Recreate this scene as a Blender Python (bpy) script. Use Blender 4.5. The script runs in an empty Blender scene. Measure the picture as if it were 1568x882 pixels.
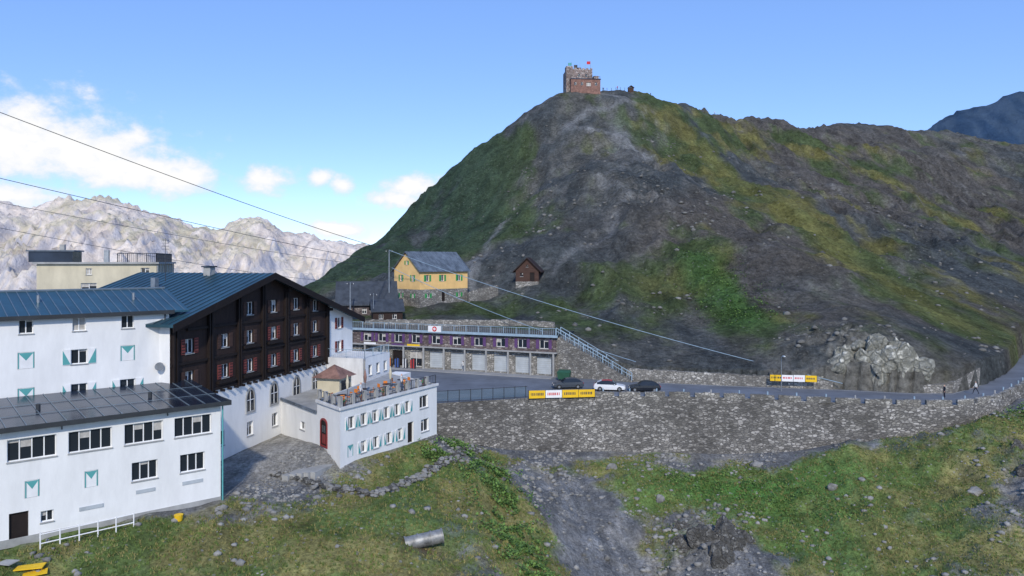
import bpy, bmesh, math, random
import numpy as np
from mathutils import Vector, Matrix
random.seed(7); rng=np.random.default_rng(11)
scene=bpy.context.scene
scene.view_settings.view_transform='Standard'
scene.view_settings.look='None'
scene.view_settings.exposure=0
# ---------------------------------------------------------------- materials
def newmat(name):
    m=bpy.data.materials.new(name); m.use_nodes=True
    nt=m.node_tree; b=nt.nodes['Principled BSDF']; return m,nt,b
def N(nt,t,**k):
    n=nt.nodes.new(t)
    for a,v in k.items(): setattr(n,a,v)
    return n
def mat(name,col,rough=.8,var=.12,scale=1.5,bump=0.0,metal=0.0,spec=.3,stretch=None,bscale=None):
    m,nt,b=newmat(name)
    tc=N(nt,'ShaderNodeTexCoord'); mp=N(nt,'ShaderNodeMapping')
    nt.links.new(tc.outputs['Object'],mp.inputs[0])
    if stretch: mp.inputs['Scale'].default_value=stretch
    no=N(nt,'ShaderNodeTexNoise'); no.inputs['Scale'].default_value=scale; no.inputs['Detail'].default_value=6
    no.inputs['Roughness'].default_value=.65
    nt.links.new(mp.outputs[0],no.inputs['Vector'])
    mr=N(nt,'ShaderNodeMapRange'); mr.inputs[1].default_value=.25; mr.inputs[2].default_value=.75
    mr.inputs[3].default_value=1-var*1.4; mr.inputs[4].default_value=1+var*.6
    nt.links.new(no.outputs[0],mr.inputs[0])
    mx=N(nt,'ShaderNodeVectorMath',operation='SCALE'); mx.inputs[0].default_value=col[:3]
    nt.links.new(mr.outputs[0],mx.inputs['Scale'])
    nt.links.new(mx.outputs[0],b.inputs['Base Color'])
    b.inputs['Roughness'].default_value=rough; b.inputs['Metallic'].default_value=metal
    b.inputs['Specular IOR Level'].default_value=spec
    if bump>0:
        n2=N(nt,'ShaderNodeTexNoise'); n2.inputs['Scale'].default_value=bscale or scale*6; n2.inputs['Detail'].default_value=4
        nt.links.new(mp.outputs[0],n2.inputs['Vector'])
        bp=N(nt,'ShaderNodeBump'); bp.inputs['Strength'].default_value=.8; bp.inputs['Distance'].default_value=bump
        nt.links.new(n2.outputs[0],bp.inputs['Height']); nt.links.new(bp.outputs[0],b.inputs['Normal'])
    return m
M={}
M['white']=mat('white_plaster',(.81,.81,.80),.9,.10,.8,.012,stretch=(1,1,.3))
M['white2']=mat('white_plaster_worn',(.72,.72,.72),.9,.2,.9,.015,stretch=(1,1,.4))
M['cream']=mat('cream_plaster',(.60,.54,.40),.9,.16,.8,stretch=(1,1,.4))
M['yellow']=mat('yellow_plaster',(.84,.55,.23),.9,.12,.6)
M['brown']=mat('dark_timber',(.040,.024,.020),.75,.4,1.2,.03,stretch=(6,6,.6))
M['brown2']=mat('dark_timber_beam',(.018,.012,.011),.7,.3,2)
M['cabin']=mat('weathered_timber',(.085,.048,.038),.85,.4,1.5,stretch=(.5,.5,7))
M['teal']=mat('teal_paint',(.10,.36,.36),.6,.1)
M['green']=mat('green_paint',(.05,.32,.10),.6,.1)
M['red']=mat('red_shutter_paint',(.25,.06,.05),.65,.25,3)
M['reddoor']=mat('red_door_paint',(.26,.04,.04),.5,.15,3)
M['purple']=mat('purple_panel',(.12,.06,.17),.7,.25,2)
M['conc']=mat('concrete',(.38,.38,.37),.9,.25,.8,.02)
M['grey']=mat('grey_panel',(.46,.50,.53),.6,.15,1)
M['roofblue']=mat('blue_metal_roof',(.030,.095,.13),.36,.35,.35,.01,metal=.3,spec=.5)
M['roofdark']=mat('dark_metal_roof',(.035,.05,.08),.22,.4,.3,.01,metal=.5,spec=.6)
M['roofslate']=mat('dark_slate_roof',(.06,.07,.085),.6,.4,.8,.02)
M['roofgrey']=mat('grey_slate_roof',(.14,.17,.21),.5,.55,.9,.02,stretch=(1,1,.5))
M['seam']=mat('roof_seam',(.20,.25,.29),.4,.2,metal=.4)
M['seamd']=mat('dark_roof_seam',(.07,.10,.12),.4,.2,metal=.4)
M['fascia']=mat('fascia_board',(.04,.045,.05),.6,.2)
M['metal']=mat('galvanised_metal',(.38,.40,.42),.4,.25,3,metal=.7)
M['pipe']=mat('rusted_culvert_metal',(.34,.34,.33),.5,.6,1.5,metal=.4)
M['iron']=mat('dark_iron',(.05,.055,.065),.5,.2)
M['railblue']=mat('painted_railing',(.32,.43,.52),.5,.2)
M['cable']=mat('steel_cable',(.06,.065,.075),.5,.1)
M['asphalt']=mat('asphalt',(.16,.175,.20),.85,.3,.25,.004)
M['pave']=mat('pavement',(.32,.32,.32),.9,.2,.6)
M['line']=mat('road_paint',(.6,.6,.58),.8,.2,2)
M['ybanner']=mat('yellow_banner',(.80,.50,.02),.6,.08)
M['wbanner']=mat('white_banner',(.8,.8,.8),.6,.08)
M['swissred']=mat('red_banner',(.6,.03,.04),.6,.1)
M['curtain']=mat('curtain',(.5,.48,.45),.9,.3,3)
M['brickred']=mat('red_stone_wall',(.28,.16,.13),.9,.45,1.2,.05)
M['rubber']=mat('rubber',(.02,.02,.02),.8,.1)
M['carblack']=mat('black_car_paint',(.012,.015,.022),.25,.1,spec=.6)
M['carwhite']=mat('white_car_paint',(.72,.73,.75),.25,.05,spec=.6)
M['cardark']=mat('grey_car_paint',(.05,.06,.075),.25,.1,spec=.6)
M['carred']=mat('red_car_paint',(.5,.03,.03),.3,.1,spec=.6)
M['lamp']=mat('lamp_lens',(.7,.65,.6),.2,.1)
M['dumpg']=mat('green_container',(.03,.10,.06),.5,.2)
M['skin']=mat('skin',(.55,.33,.24),.6,.05)
M['hair']=mat('hair',(.05,.03,.02),.8,.2,8)
for nm,c in dict(cl_red=(.5,.05,.05),cl_blue=(.06,.12,.35),cl_dark=(.03,.035,.05),cl_white=(.65,.65,.65),cl_jean=(.08,.12,.2),cl_orange=(.7,.22,.04)).items(): M[nm]=mat(nm,c,.9,.15,5)
m,nt,b=newmat('window_glass'); b.inputs['Base Color'].default_value=(.018,.024,.032,1); b.inputs['Roughness'].default_value=.06; b.inputs['Specular IOR Level'].default_value=.55; M['glass']=m
m,nt,b=newmat('clear_glass'); b.inputs['Base Color'].default_value=(.12,.20,.25,1); b.inputs['Roughness'].default_value=.05; b.inputs['Alpha'].default_value=.3; M['fglass']=m

def stone(name,c1,c2,c3,sx=1.6,sy=2.8,mort=(.16,.15,.14),uv=True,bd=.12,lo=.55):
    m,nt,b=newmat(name); L=nt.links.new
    tc=N(nt,'ShaderNodeTexCoord'); mp=N(nt,'ShaderNodeMapping'); mp.inputs['Scale'].default_value=(sx,sy,1)
    if not uv: mp.inputs['Scale'].default_value=(sx,sx,sy)
    L(tc.outputs['UV' if uv else 'Object'],mp.inputs[0])
    nz=N(nt,'ShaderNodeTexNoise'); nz.inputs['Scale'].default_value=1.3; L(mp.outputs[0],nz.inputs['Vector'])
    ad=N(nt,'ShaderNodeMixRGB',blend_type='ADD'); ad.inputs[0].default_value=.5; L(mp.outputs[0],ad.inputs[1]); L(nz.outputs['Color'],ad.inputs[2])
    v=N(nt,'ShaderNodeTexVoronoi'); v.inputs['Scale'].default_value=1; L(ad.outputs[0],v.inputs['Vector'])
    ve=N(nt,'ShaderNodeTexVoronoi',feature='DISTANCE_TO_EDGE'); ve.inputs['Scale'].default_value=1; L(ad.outputs[0],ve.inputs['Vector'])
    bw=N(nt,'ShaderNodeSeparateColor'); L(v.outputs['Color'],bw.inputs[0])
    cr=N(nt,'ShaderNodeValToRGB'); e=cr.color_ramp.elements
    e[0].color=(*c1,1); e[1].color=(*c3,1); e[1].position=.98; x=e.new(.6); x.color=(*c2,1)
    L(bw.outputs[0],cr.inputs[0])
    big=N(nt,'ShaderNodeTexNoise'); big.inputs['Scale'].default_value=.16; big.inputs['Detail'].default_value=7; big.inputs['Roughness'].default_value=.7; L(tc.outputs['Object'],big.inputs['Vector'])
    mr=N(nt,'ShaderNodeMapRange'); mr.inputs[1].default_value=.36; mr.inputs[2].default_value=.62; mr.inputs[3].default_value=lo; mr.inputs[4].default_value=1.25; L(big.outputs[0],mr.inputs[0])
    sc=N(nt,'ShaderNodeVectorMath',operation='SCALE'); L(cr.outputs[0],sc.inputs[0]); L(mr.outputs[0],sc.inputs['Scale'])
    m2=N(nt,'ShaderNodeMapRange'); m2.inputs[1].default_value=.02; m2.inputs[2].default_value=.1; L(ve.outputs[0],m2.inputs[0])
    mx=N(nt,'ShaderNodeMixRGB'); L(m2.outputs[0],mx.inputs[0]); mx.inputs[1].default_value=(*mort,1); L(sc.outputs[0],mx.inputs[2])
    L(mx.outputs[0],b.inputs['Base Color']); b.inputs['Roughness'].default_value=.9; b.inputs['Specular IOR Level'].default_value=.2
    bp=N(nt,'ShaderNodeBump'); bp.inputs['Distance'].default_value=bd; L(m2.outputs[0],bp.inputs['Height']); L(bp.outputs[0],b.inputs['Normal'])
    return m
M['stone']=stone('rubble_stone',(.13,.125,.115),(.215,.205,.185),(.42,.40,.37),sx=2.0,sy=4.2,mort=(.11,.105,.10),bd=.05,lo=.55)
M['stonel']=stone('pale_rubble_stone',(.20,.19,.17),(.31,.295,.265),(.50,.48,.44),uv=False,sx=2.4,sy=4.2,mort=(.15,.145,.14),bd=.05)
M['stoneb']=stone('brown_stone_facade',(.11,.085,.085),(.19,.15,.145),(.33,.29,.27),uv=False,sx=1.7,sy=3.4,mort=(.09,.075,.075),bd=.04)
M['stonered']=stone('summit_stone',(.24,.18,.165),(.34,.28,.26),(.42,.38,.36),uv=False,sx=1.0,sy=1.6,mort=(.14,.11,.10),bd=.06)

def terrain_mat(name,b1=.35,b2=.12,fine=2.2,fl=.6,fs=1.3,cut=.86,strk=(.5,.08,.12),clo=.5,chi=1.7,rot=0.0):
    m,nt,b=newmat(name); L=nt.links.new
    at=N(nt,'ShaderNodeVertexColor'); at.layer_name='Col'
    tc=N(nt,'ShaderNodeTexCoord')
    def noise(s,d=8,r=.7,src=None):
        n=N(nt,'ShaderNodeTexNoise'); n.inputs['Scale'].default_value=s; n.inputs['Detail'].default_value=d; n.inputs['Roughness'].default_value=r
        L(src or tc.outputs['Object'],n.inputs['Vector']); return n
    mp=N(nt,'ShaderNodeMapping'); mp.inputs['Scale'].default_value=strk; mp.inputs['Rotation'].default_value=(0,0,rot); L(tc.outputs['Object'],mp.inputs[0])
    n1=noise(.22); n2=noise(fine,6,.78); n3=noise(1.0,8,.7,mp.outputs[0])
    def rng_(n,a0,a1,lo,hi):
        a=N(nt,'ShaderNodeMapRange'); a.inputs[1].default_value=a0; a.inputs[2].default_value=a1; a.inputs[3].default_value=lo; a.inputs[4].default_value=hi; L(n.outputs[0],a.inputs[0]); return a.outputs[0]
    def mul(a,c):
        mu=N(nt,'ShaderNodeMath',operation='MULTIPLY'); L(a,mu.inputs[0]); L(c,mu.inputs[1]); return mu.outputs[0]
    f=mul(mul(rng_(n1,.3,.7,.7,1.35),rng_(n2,.32,.70,clo,chi)),rng_(n3,.34,.66,.68,1.4))
    sc=N(nt,'ShaderNodeVectorMath',operation='SCALE'); L(at.outputs[0],sc.inputs[0]); L(f,sc.inputs['Scale'])
    v=N(nt,'ShaderNodeTexVoronoi'); v.inputs['Scale'].default_value=fs; L(tc.outputs['Object'],v.inputs['Vector'])
    sp=N(nt,'ShaderNodeSeparateColor'); L(v.outputs['Color'],sp.inputs[0])
    g=N(nt,'ShaderNodeMath',operation='GREATER_THAN'); g.inputs[1].default_value=cut; L(sp.outputs[0],g.inputs[0])
    lt=N(nt,'ShaderNodeMath',operation='LESS_THAN'); lt.inputs[1].default_value=.30; L(v.outputs['Distance'],lt.inputs[0])
    gg=mul(g.outputs[0],lt.outputs[0])
    g3=N(nt,'ShaderNodeMath',operation='MULTIPLY'); g3.inputs[1].default_value=fl; L(gg,g3.inputs[0])
    mx=N(nt,'ShaderNodeMixRGB'); L(g3.outputs[0],mx.inputs[0]); L(sc.outputs[0],mx.inputs[1]); mx.inputs[2].default_value=(.30,.295,.28,1)
    L(mx.outputs[0],b.inputs['Base Color']); b.inputs['Roughness'].default_value=.95; b.inputs['Specular IOR Level'].default_value=.1
    bp=N(nt,'ShaderNodeBump'); bp.inputs['Distance'].default_value=b1*2.2; L(n1.outputs[0],bp.inputs['Height'])
    bq=N(nt,'ShaderNodeBump'); bq.inputs['Distance'].default_value=b2*2.5; L(n2.outputs[0],bq.inputs['Height']); L(bp.outputs[0],bq.inputs['Normal'])
    L(bq.outputs[0],b.inputs['Normal'])
    return m
M['terrA']=terrain_mat('slope_ground',.3,.08,3.2,.6,2.6,.84,(.9,.25,.3))
M['terrB']=terrain_mat('hill_ground',1.3,.30,1.1,.35,1.3,.88,(.22,.07,.08),rot=.25)
def rockmat(name,col,dark,sc_=.6,bump=.3):
    m,nt,b=newmat(name); L=nt.links.new; tc=N(nt,'ShaderNodeTexCoord')
    v=N(nt,'ShaderNodeTexVoronoi',feature='DISTANCE_TO_EDGE'); v.inputs['Scale'].default_value=sc_*2.2
    n=N(nt,'ShaderNodeTexNoise'); n.inputs['Scale'].default_value=sc_*3; n.inputs['Detail'].default_value=9; n.inputs['Roughness'].default_value=.75
    ad=N(nt,'ShaderNodeMixRGB',blend_type='ADD'); ad.inputs[0].default_value=.6; L(tc.outputs['Object'],ad.inputs[1]); L(tc.outputs['Object'],n.inputs['Vector']); L(n.outputs['Color'],ad.inputs[2]); L(ad.outputs[0],v.inputs['Vector'])
    a=N(nt,'ShaderNodeMapRange'); a.inputs[1].default_value=0; a.inputs[2].default_value=.12; a.inputs[3].default_value=.15; L(v.outputs[0],a.inputs[0])
    c=N(nt,'ShaderNodeMapRange'); c.inputs[1].default_value=.34; c.inputs[2].default_value=.56; L(n.outputs[0],c.inputs[0])
    mu=N(nt,'ShaderNodeMath',operation='MULTIPLY'); L(a.outputs[0],mu.inputs[0]); L(c.outputs[0],mu.inputs[1])
    mx=N(nt,'ShaderNodeMixRGB'); L(mu.outputs[0],mx.inputs[0]); mx.inputs[1].default_value=(*dark,1); mx.inputs[2].default_value=(*col,1); L(mx.outputs[0],b.inputs['Base Color'])
    b.inputs['Roughness'].default_value=.95; b.inputs['Specular IOR Level'].default_value=.1
    bp=N(nt,'ShaderNodeBump'); bp.inputs['Distance'].default_value=bump; L(mu.outputs[0],bp.inputs['Height']); L(bp.outputs[0],b.inputs['Normal']); return m
M['rock']=rockmat('rock',(.24,.235,.22),(.09,.087,.08),.6,.2)
M['rockq']=rockmat('pale_cliff_rock',(.54,.53,.46),(.17,.17,.14),.3,.3)
M['rockp']=mat('pale_rock',(.30,.295,.28),.9,.55,.5,.25,bscale=1.6)
M['rockh']=mat('hill_rock',(.19,.188,.175),.9,.5,.3,.1,bscale=1.6)

# ---------------------------------------------------------------- builders
def empty(name,loc=(0,0,0)):
    o=bpy.data.objects.new(name,None); scene.collection.objects.link(o); o.location=loc; o.empty_display_size=.5; return o
class MB:
    def __init__(s): s.v=[];s.f=[];s.m=[];s.mats=[]
    def mi(s,m):
        m=M[m] if isinstance(m,str) else m
        if m not in s.mats: s.mats.append(m)
        return s.mats.index(m)
    def poly(s,pts,m):
        b=len(s.v); s.v+= [tuple(p) for p in pts]; s.f.append(list(range(b,b+len(pts)))); s.m.append(s.mi(m))
    def hexa(s,p,m):
        b=len(s.v); s.v+=[tuple(q) for q in p]; k=s.mi(m)
        for f in ((3,2,1,0),(4,5,6,7),(0,1,5,4),(1,2,6,5),(2,3,7,6),(3,0,4,7)):
            s.f.append([b+i for i in f]); s.m.append(k)
    def cyl(s,p0,p1,r0,r1=None,m='metal',n=10,caps=True):
        r1=r0 if r1 is None else r1
        p0=Vector(p0);p1=Vector(p1);d=(p1-p0).normalized()
        a=d.orthogonal().normalized(); c=d.cross(a); b=len(s.v); k=s.mi(m)
        for p,r in ((p0,r0),(p1,r1)):
            for i in range(n):
                t=2*math.pi*i/n; s.v.append(tuple(p+a*math.cos(t)*r+c*math.sin(t)*r))
        for i in range(n):
            j=(i+1)%n; s.f.append([b+i,b+j,b+n+j,b+n+i]); s.m.append(k)
        if caps:
            s.f.append([b+i for i in range(n)][::-1]); s.m.append(k); s.f.append([b+n+i for i in range(n)]); s.m.append(k)
    def obj(s,name,parent=None,smooth=False,uv=None):
        me=bpy.data.meshes.new(name); me.from_pydata(s.v,[],s.f)
        for m in s.mats: me.materials.append(m)
        me.polygons.foreach_set('material_index',s.m)
        if smooth: me.polygons.foreach_set('use_smooth',[True]*len(s.f))
        if uv is not None:
            l=me.uv_layers.new(name='UVMap')
            for lo in me.loops: l.data[lo.index].uv=uv[lo.vertex_index]
        me.update(); o=bpy.data.objects.new(name,me); scene.collection.objects.link(o)
        if parent: o.parent=parent
        return o
class F:
    def __init__(s,o,u,n): 
        s.o=Vector((o[0],o[1],0)); s.u=Vector((u[0],u[1],0)).normalized(); s.n=Vector((n[0],n[1],0)).normalized()
    def p(s,a,d,z): q=s.o+s.u*a+s.n*d; return (q.x,q.y,z)
def fbox(mb,fr,s0,s1,d0,d1,z0,z1,m):
    mb.hexa([fr.p(s0,d0,z0),fr.p(s1,d0,z0),fr.p(s1,d1,z0),fr.p(s0,d1,z0),fr.p(s0,d0,z1),fr.p(s1,d0,z1),fr.p(s1,d1,z1),fr.p(s0,d1,z1)],m)
def wall(mb,wb,fr,s0,s1,z0,z1,ops,m,depth=.22,roof=None,fm='white',d=0.0):
    ss={s0,s1}; zs={z0,z1}
    for (sc,zc,w,h,st) in ops: ss|={sc-w/2,sc+w/2}; zs|={zc-h/2,zc+h/2}
    if roof:
        t=s0
        while t<s1: ss.add(t); t+=.4
        ss.add(roof[1])
    ss=sorted(x for x in ss if s0-1e-6<=x<=s1+1e-6); zs=sorted(z for z in zs if z0-1e-6<=z<=z1+1e-6)
    def rz(a):
        sa,sp,sb,za,zp,zb=roof[0],roof[1],roof[2],roof[3],roof[4],roof[5]
        return za+(zp-za)*(a-sa)/(sp-sa) if a<=sp else zp+(zb-zp)*(a-sp)/(sb-sp)
    for i in range(len(ss)-1):
        for j in range(len(zs)-1):
            a,b=ss[i],ss[i+1]; c,e=zs[j],zs[j+1]
            if b-a<1e-5 or e-c<1e-5: continue
            mx,mz=(a+b)/2,(c+e)/2
            if any(abs(mx-o[0])<o[2]/2 and abs(mz-o[1])<o[3]/2 for o in ops): continue
            ta=tb=e
            if roof:
                ta=min(e,rz(a)); tb=min(e,rz(b))
                if ta<=c and tb<=c: continue
                ta=max(ta,c); tb=max(tb,c)
            mb.poly([fr.p(a,d,c),fr.p(b,d,c),fr.p(b,d,tb),fr.p(a,d,ta)],m)
    for (sc,zc,w,h,st) in ops:
        a,b,c,e=sc-w/2,sc+w/2,zc-h/2,zc+h/2
        D=d-depth
        mb.poly([fr.p(a,d,c),fr.p(b,d,c),fr.p(b,D,c),fr.p(a,D,c)],m); mb.poly([fr.p(a,d,e),fr.p(b,d,e),fr.p(b,D,e),fr.p(a,D,e)],m)
        mb.poly([fr.p(a,d,c),fr.p(a,d,e),fr.p(a,D,e),fr.p(a,D,c)],m); mb.poly([fr.p(b,d,c),fr.p(b,d,e),fr.p(b,D,e),fr.p(b,D,c)],m)
        gm='glass'
        if st.startswith('door'): gm={'door':'brown2','doorr':'reddoor','doorw':'grey'}[st]
        if st=='curt': gm='curtain'
        wb.poly([fr.p(a,D,c),fr.p(b,D,c),fr.p(b,D,e),fr.p(a,D,e)],gm)
        if st in('win','strip','curt'):
            t=.06
            fbox(wb,fr,a,a+t,D+.003,D+.06,c,e,fm); fbox(wb,fr,b-t,b,D+.003,D+.06,c,e,fm)
            fbox(wb,fr,a+t,b-t,D+.003,D+.06,c,c+t,fm); fbox(wb,fr,a+t,b-t,D+.003,D+.06,e-t,e,fm)
            n=2 if st!='strip' else max(2,int(round(w/.68)))
            for k in range(1,n):
                x=a+w*k/n; fbox(wb,fr,x-.035,x+.035,D+.003,D+.055,c+t,e-t,fm)
            r=random.Random(int(sc*97+zc*13))
            for k in range(n):
                if r.random()<(.4 if st=='strip' else .35):
                    x=a+w*k/n; hh=h*r.uniform(.15,.5); wb.poly([fr.p(x+.05,D+.002,e-hh),fr.p(x+w/n-.05,D+.002,e-hh),fr.p(x+w/n-.05,D+.002,e-.05),fr.p(x+.05,D+.002,e-.05)],'curtain')
            fbox(wb,fr,a-.05,b+.05,d+.004,d+.07,c-.08,c-.005,'conc')
        if st=='tri':
            fbox(wb,fr,a+.02,b-.02,D+.01,d-.03,c+.02,e-.02,'wbanner')
            wb.poly([fr.p(a+.06,d-.022,e-.05),fr.p(b-.06,d-.022,e-.05),fr.p(sc,d-.022,zc-.02)],'teal')
            for q in (a+.03,b-.03-.07): fbox(wb,fr,q,q+.07,d-.028,d-.012,c+.03,e-.03,'teal')
def shutters(sb,fr,sc,zc,w,h,m='red',sw=.5,tri=False):
    for a in (sc-w/2-sw-.03,sc+w/2+.03):
        fbox(sb,fr,a,a+sw,.01,.06,zc-h/2,zc+h/2,m)
        if tri:
            s=1 if a<sc else -1
            x0=a if a<sc else a+sw
            sb.poly([fr.p(x0,.064,zc-h/2+.03),fr.p(x0,.064,zc+h/2-.03),fr.p(x0+s*sw,.064,zc-h/2+.03)],'teal')
        else:
            for k in range(5):
                z=zc-h/2+h*(k+.5)/5; fbox(sb,fr,a+.05,a+sw-.05,.06,.075,z-.04,z+.03,'brown2' if m=='red' else m)

# ---------------------------------------------------------------- numpy noise / terrain functions
TAB=rng.random((256,256))
def vn(x,y,seed=0):
    x=np.asarray(x,float)+seed*37.17; y=np.asarray(y,float)+seed*19.91
    xi=np.floor(x).astype(int); yi=np.floor(y).astype(int); fx=x-xi; fy=y-yi
    fx=fx*fx*fx*(fx*(fx*6-15)+10); fy=fy*fy*fy*(fy*(fy*6-15)+10)
    a=TAB[xi%256,yi%256]; b=TAB[(xi+1)%256,yi%256]; c=TAB[xi%256,(yi+1)%256]; d=TAB[(xi+1)%256,(yi+1)%256]
    return (a*(1-fx)+b*fx)*(1-fy)+(c*(1-fx)+d*fx)*fy
def fbm(x,y,o=5,seed=0,ridged=False,g=.5):
    t=0;a=1;s=0;x=np.asarray(x,float);y=np.asarray(y,float)
    for i in range(o):
        n=vn(x,y,seed+i)
        if ridged: n=1-np.abs(2*n-1)
        t=t+n*a; s+=a; a*=g
        x,y=(x*.8-y*.6)*2.03,(x*.6+y*.8)*2.03
    return t/s
def sst(a,b,x): t=np.clip((x-a)/(b-a),0,1); return t*t*(3-2*t)
class TPS:
    def __init__(s,pts,lam=.0):
        P=np.array(pts,float); s.c=P[:,:2]/100; z=P[:,2]; n=len(z)
        r=np.linalg.norm(s.c[:,None]-s.c[None],axis=2); K=s.k(r)+lam*np.eye(n)
        A=np.zeros((n+3,n+3)); A[:n,:n]=K; Q=np.c_[np.ones(n),s.c]; A[:n,n:]=Q; A[n:,:n]=Q.T
        s.w=np.linalg.solve(A,np.r_[z,0,0,0])
    def k(s,r): return np.where(r>1e-9,r*r*np.log(r+1e-12),0)
    def __call__(s,x,y):
        x=np.asarray(x,float)/100;y=np.asarray(y,float)/100; o=s.w[-3]+s.w[-2]*x+s.w[-1]*y
        for i in range(len(s.c)): o=o+s.w[i]*s.k(np.hypot(x-s.c[i,0],y-s.c[i,1]))
        return o
ptsB=[(27.2,310,70),(37,312,70),(49,318,71),(64.9,330,69.4),(85,345,68),(108,360,66.7),(142,380,64.4),(176,400,71),(230,420,71),(293,430,63.6),(400,440,58),
(9.7,310,64),(-3.7,308,55),(-17,305,44.5),(-27,300,35),(-34.4,295,27),(-48,285,10),(-53.6,275,2.9),(-59.7,260,-3.4),(-66,250,-8.7),(-120,260,-50),(-100,310,-62),(-60,330,-25),
(27,380,30),(-40,380,-50),(110,450,30),(230,520,40),(320,540,25),
(18,112,-16),(30,109,-16),(48,105,-16),(56,104,-15),(80,120,-15),(110,147,-14),
(3.2,165,-4.6),(-15.7,158,-8.6),(-23,158,-8.9),(-10,166,-8),(-22.4,140,-11.7),(7.2,125,-11.6),(-5,132,-11.6),(-30,138,-11.8),
(27,200,15),(28,150,-6.5),(37,135,-11.0),(25,250,34),(63,230,21),(57.9,160,0.5),(53,112,-11.5),(67,150,-5),(123,230,12),(106,170,-6),(134,300,33),(199,320,30),(99,145,-12),(200,160,-15),(300,250,5),(400,300,10),(60,280,45),(100,300,41),
(-5,240,14.6),(-15.7,215,5.6),(-25,200,-1),(-6.7,175,-2),(-40,200,-6),(-46,178,-10),(-60,150,-13),(-60,120,-18),(-110,150,-26),(10,280,49),(-10,275,32),(15,225,23),(42,300,64)]
tB=TPS(ptsB)
YbX=[-200,-30,-28,6.5,8,18,31,48,55,61,68,78,98,134,200,420]; YbY=[134,134,133,120.5,117.2,112.8,109.2,105,102.6,102.8,108.5,118.5,144,172,200,260]
def Yb(x): return np.interp(x,YbX,YbY)
def crags(x,y):
    o=0
    for (a,b,r1,r2,s) in ((36,200,9,16,1),(30,262,7,14,.7),(52,290,8,16,.7),(48,240,6,12,.7),(3,250,5,12,.5),(50,111,9,8,.9),(24,140,7,5,.4),(100,250,14,20,.5),(70,190,7,12,.5),(140,260,20,20,.5),(12,205,7,14,.5),(90,340,20,12,.7),(150,380,40,14,.6),(10,300,10,10,.4),(24,225,6,9,.6),(58,210,5,10,.5),(180,340,25,20,.5)):
        o=o+s*np.exp(-((x-a)/r1)**2-((y-b)/r2)**2)
    return np.clip(o,0,1)
def zB(x,y):
    x=np.asarray(x,float); y=np.asarray(y,float)
    z=tB(x,y)
    far=sst(6,45,y-Yb(x))
    flat=np.exp(-((x+17)**2+(y-157)**2)/180)+np.exp(-((x-3)**2+(y-165)**2)/60)+np.exp(-((x-30)**2+(y-312)**2)/250)
    amp=far*(1-np.clip(flat,0,1))
    rt=sst(40,120,x)
    xs=x+(y-250)*.22*rt
    z=z+amp*((fbm(x/45,y/45,4,1)-.5)*9)
    z=z+amp*((fbm(xs/15+fbm(x/30,y/30,3,9)*2.6,y/46,5,3,True)-.62)*(5.0+4*rt*sst(420,330,y)))
    z=z+amp*((fbm(xs/6+fbm(x/20,y/20,3,13)*3,y/18,4,15,True)-.6)*2.2)
    z=z+(.25+.75*far)*((fbm(x/7,y/7,5,5,False,.6)-.5)*2.2)
    crag=crags(x,y); z=z+crag*(fbm(x/6,y/6,5,7,True,.6)-.35)*5.5
    z=np.where(y>Yb(x)+.05,z,-19.6)
    edge=np.maximum.reduce([sst(105,130,-x),sst(385,420,x),sst(530,560,y)])
    return z-edge*320
ptsA=[(-22.5,57.5,-18.5),(-33,48.5,-18.5),(-40,42,-18.6),(-30,46,-18.9),(-21.9,52,-19.5),(-16,48,-20.3),(-8,50,-21.2),(-12.7,65,-19.3),(-6.5,80,-19.6),(-6.9,55,-20.3),(-14,57,-19.5),(.8,55,-23.2),(1,72,-22.7),
(-4,90,-22.6),(-9,94,-21.9),(2,95,-24.4),(10,96,-24.9),(19,96,-25),(28,95,-25),(36,94,-24),(43,92,-22.3),(51,91,-21.2),(57,90,-19.9),(62,94,-18.9),(72,103,-18.6),(85,115,-18.3),
(7.9,78,-27.2),(6.9,68,-28.7),(22,80,-27.9),(19.2,70,-29.5),(35.9,80,-25.3),(29.6,66,-28),(49.8,80,-24),(39.8,64,-27),(43,63,-26.6),(61,86,-20.5),(58,82,-22),(75,85,-21),(90,70,-26),
(-15,30,-27),(0,30,-33),(30,30,-39),(-15,8,-42),(20,8,-50),(70,30,-40),(-50,20,-28),(-70,8,-36),
(-60,50,-18.7),(-60,90,-18.4),(-45,70,-18.5),(-30,70,-18.5),(-24,68,-18.3),(-19,74,-17.6),(-17.5,70,-17.4),(-24,77,-18.0),(-15.4,66.7,-18.8),(-8,80,-18.8),(-11,73,-18.8),
(-20.9,66,-18.8),(-15.8,63.4,-19.2),(-11.4,62.4,-19.6),(-8.6,68,-19.9),(-6,76,-20.2),(-20,95,-18.7),(-40,100,-18.7),(10,108,-25),(50,103,-22),(-12,85,-18.8),(85,100,-20)]
tA=TPS(ptsA)
NE=[(-45,100),(-22,97.5),(-9.6,95),(2,98.8),(10,100),(19,100),(28,99),(36,97),(43,95),(51,94),(56,93.8),(62,96.5),(71,104.5),(82,116.5),(105,140),(140,165)]
WB=[(-9.6,-22.4),(-4,-23.4),(2,-25),(10,-25.6),(19,-25.8),(28,-26),(36,-25),(43,-23.6),(51,-22.4),(56,-21.5),(62,-20.6),(71,-20.2),(82,-19.8),(105,-20),(140,-20)]
def Yw(x): return np.interp(x,[p[0] for p in NE],[p[1] for p in NE])
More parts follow.
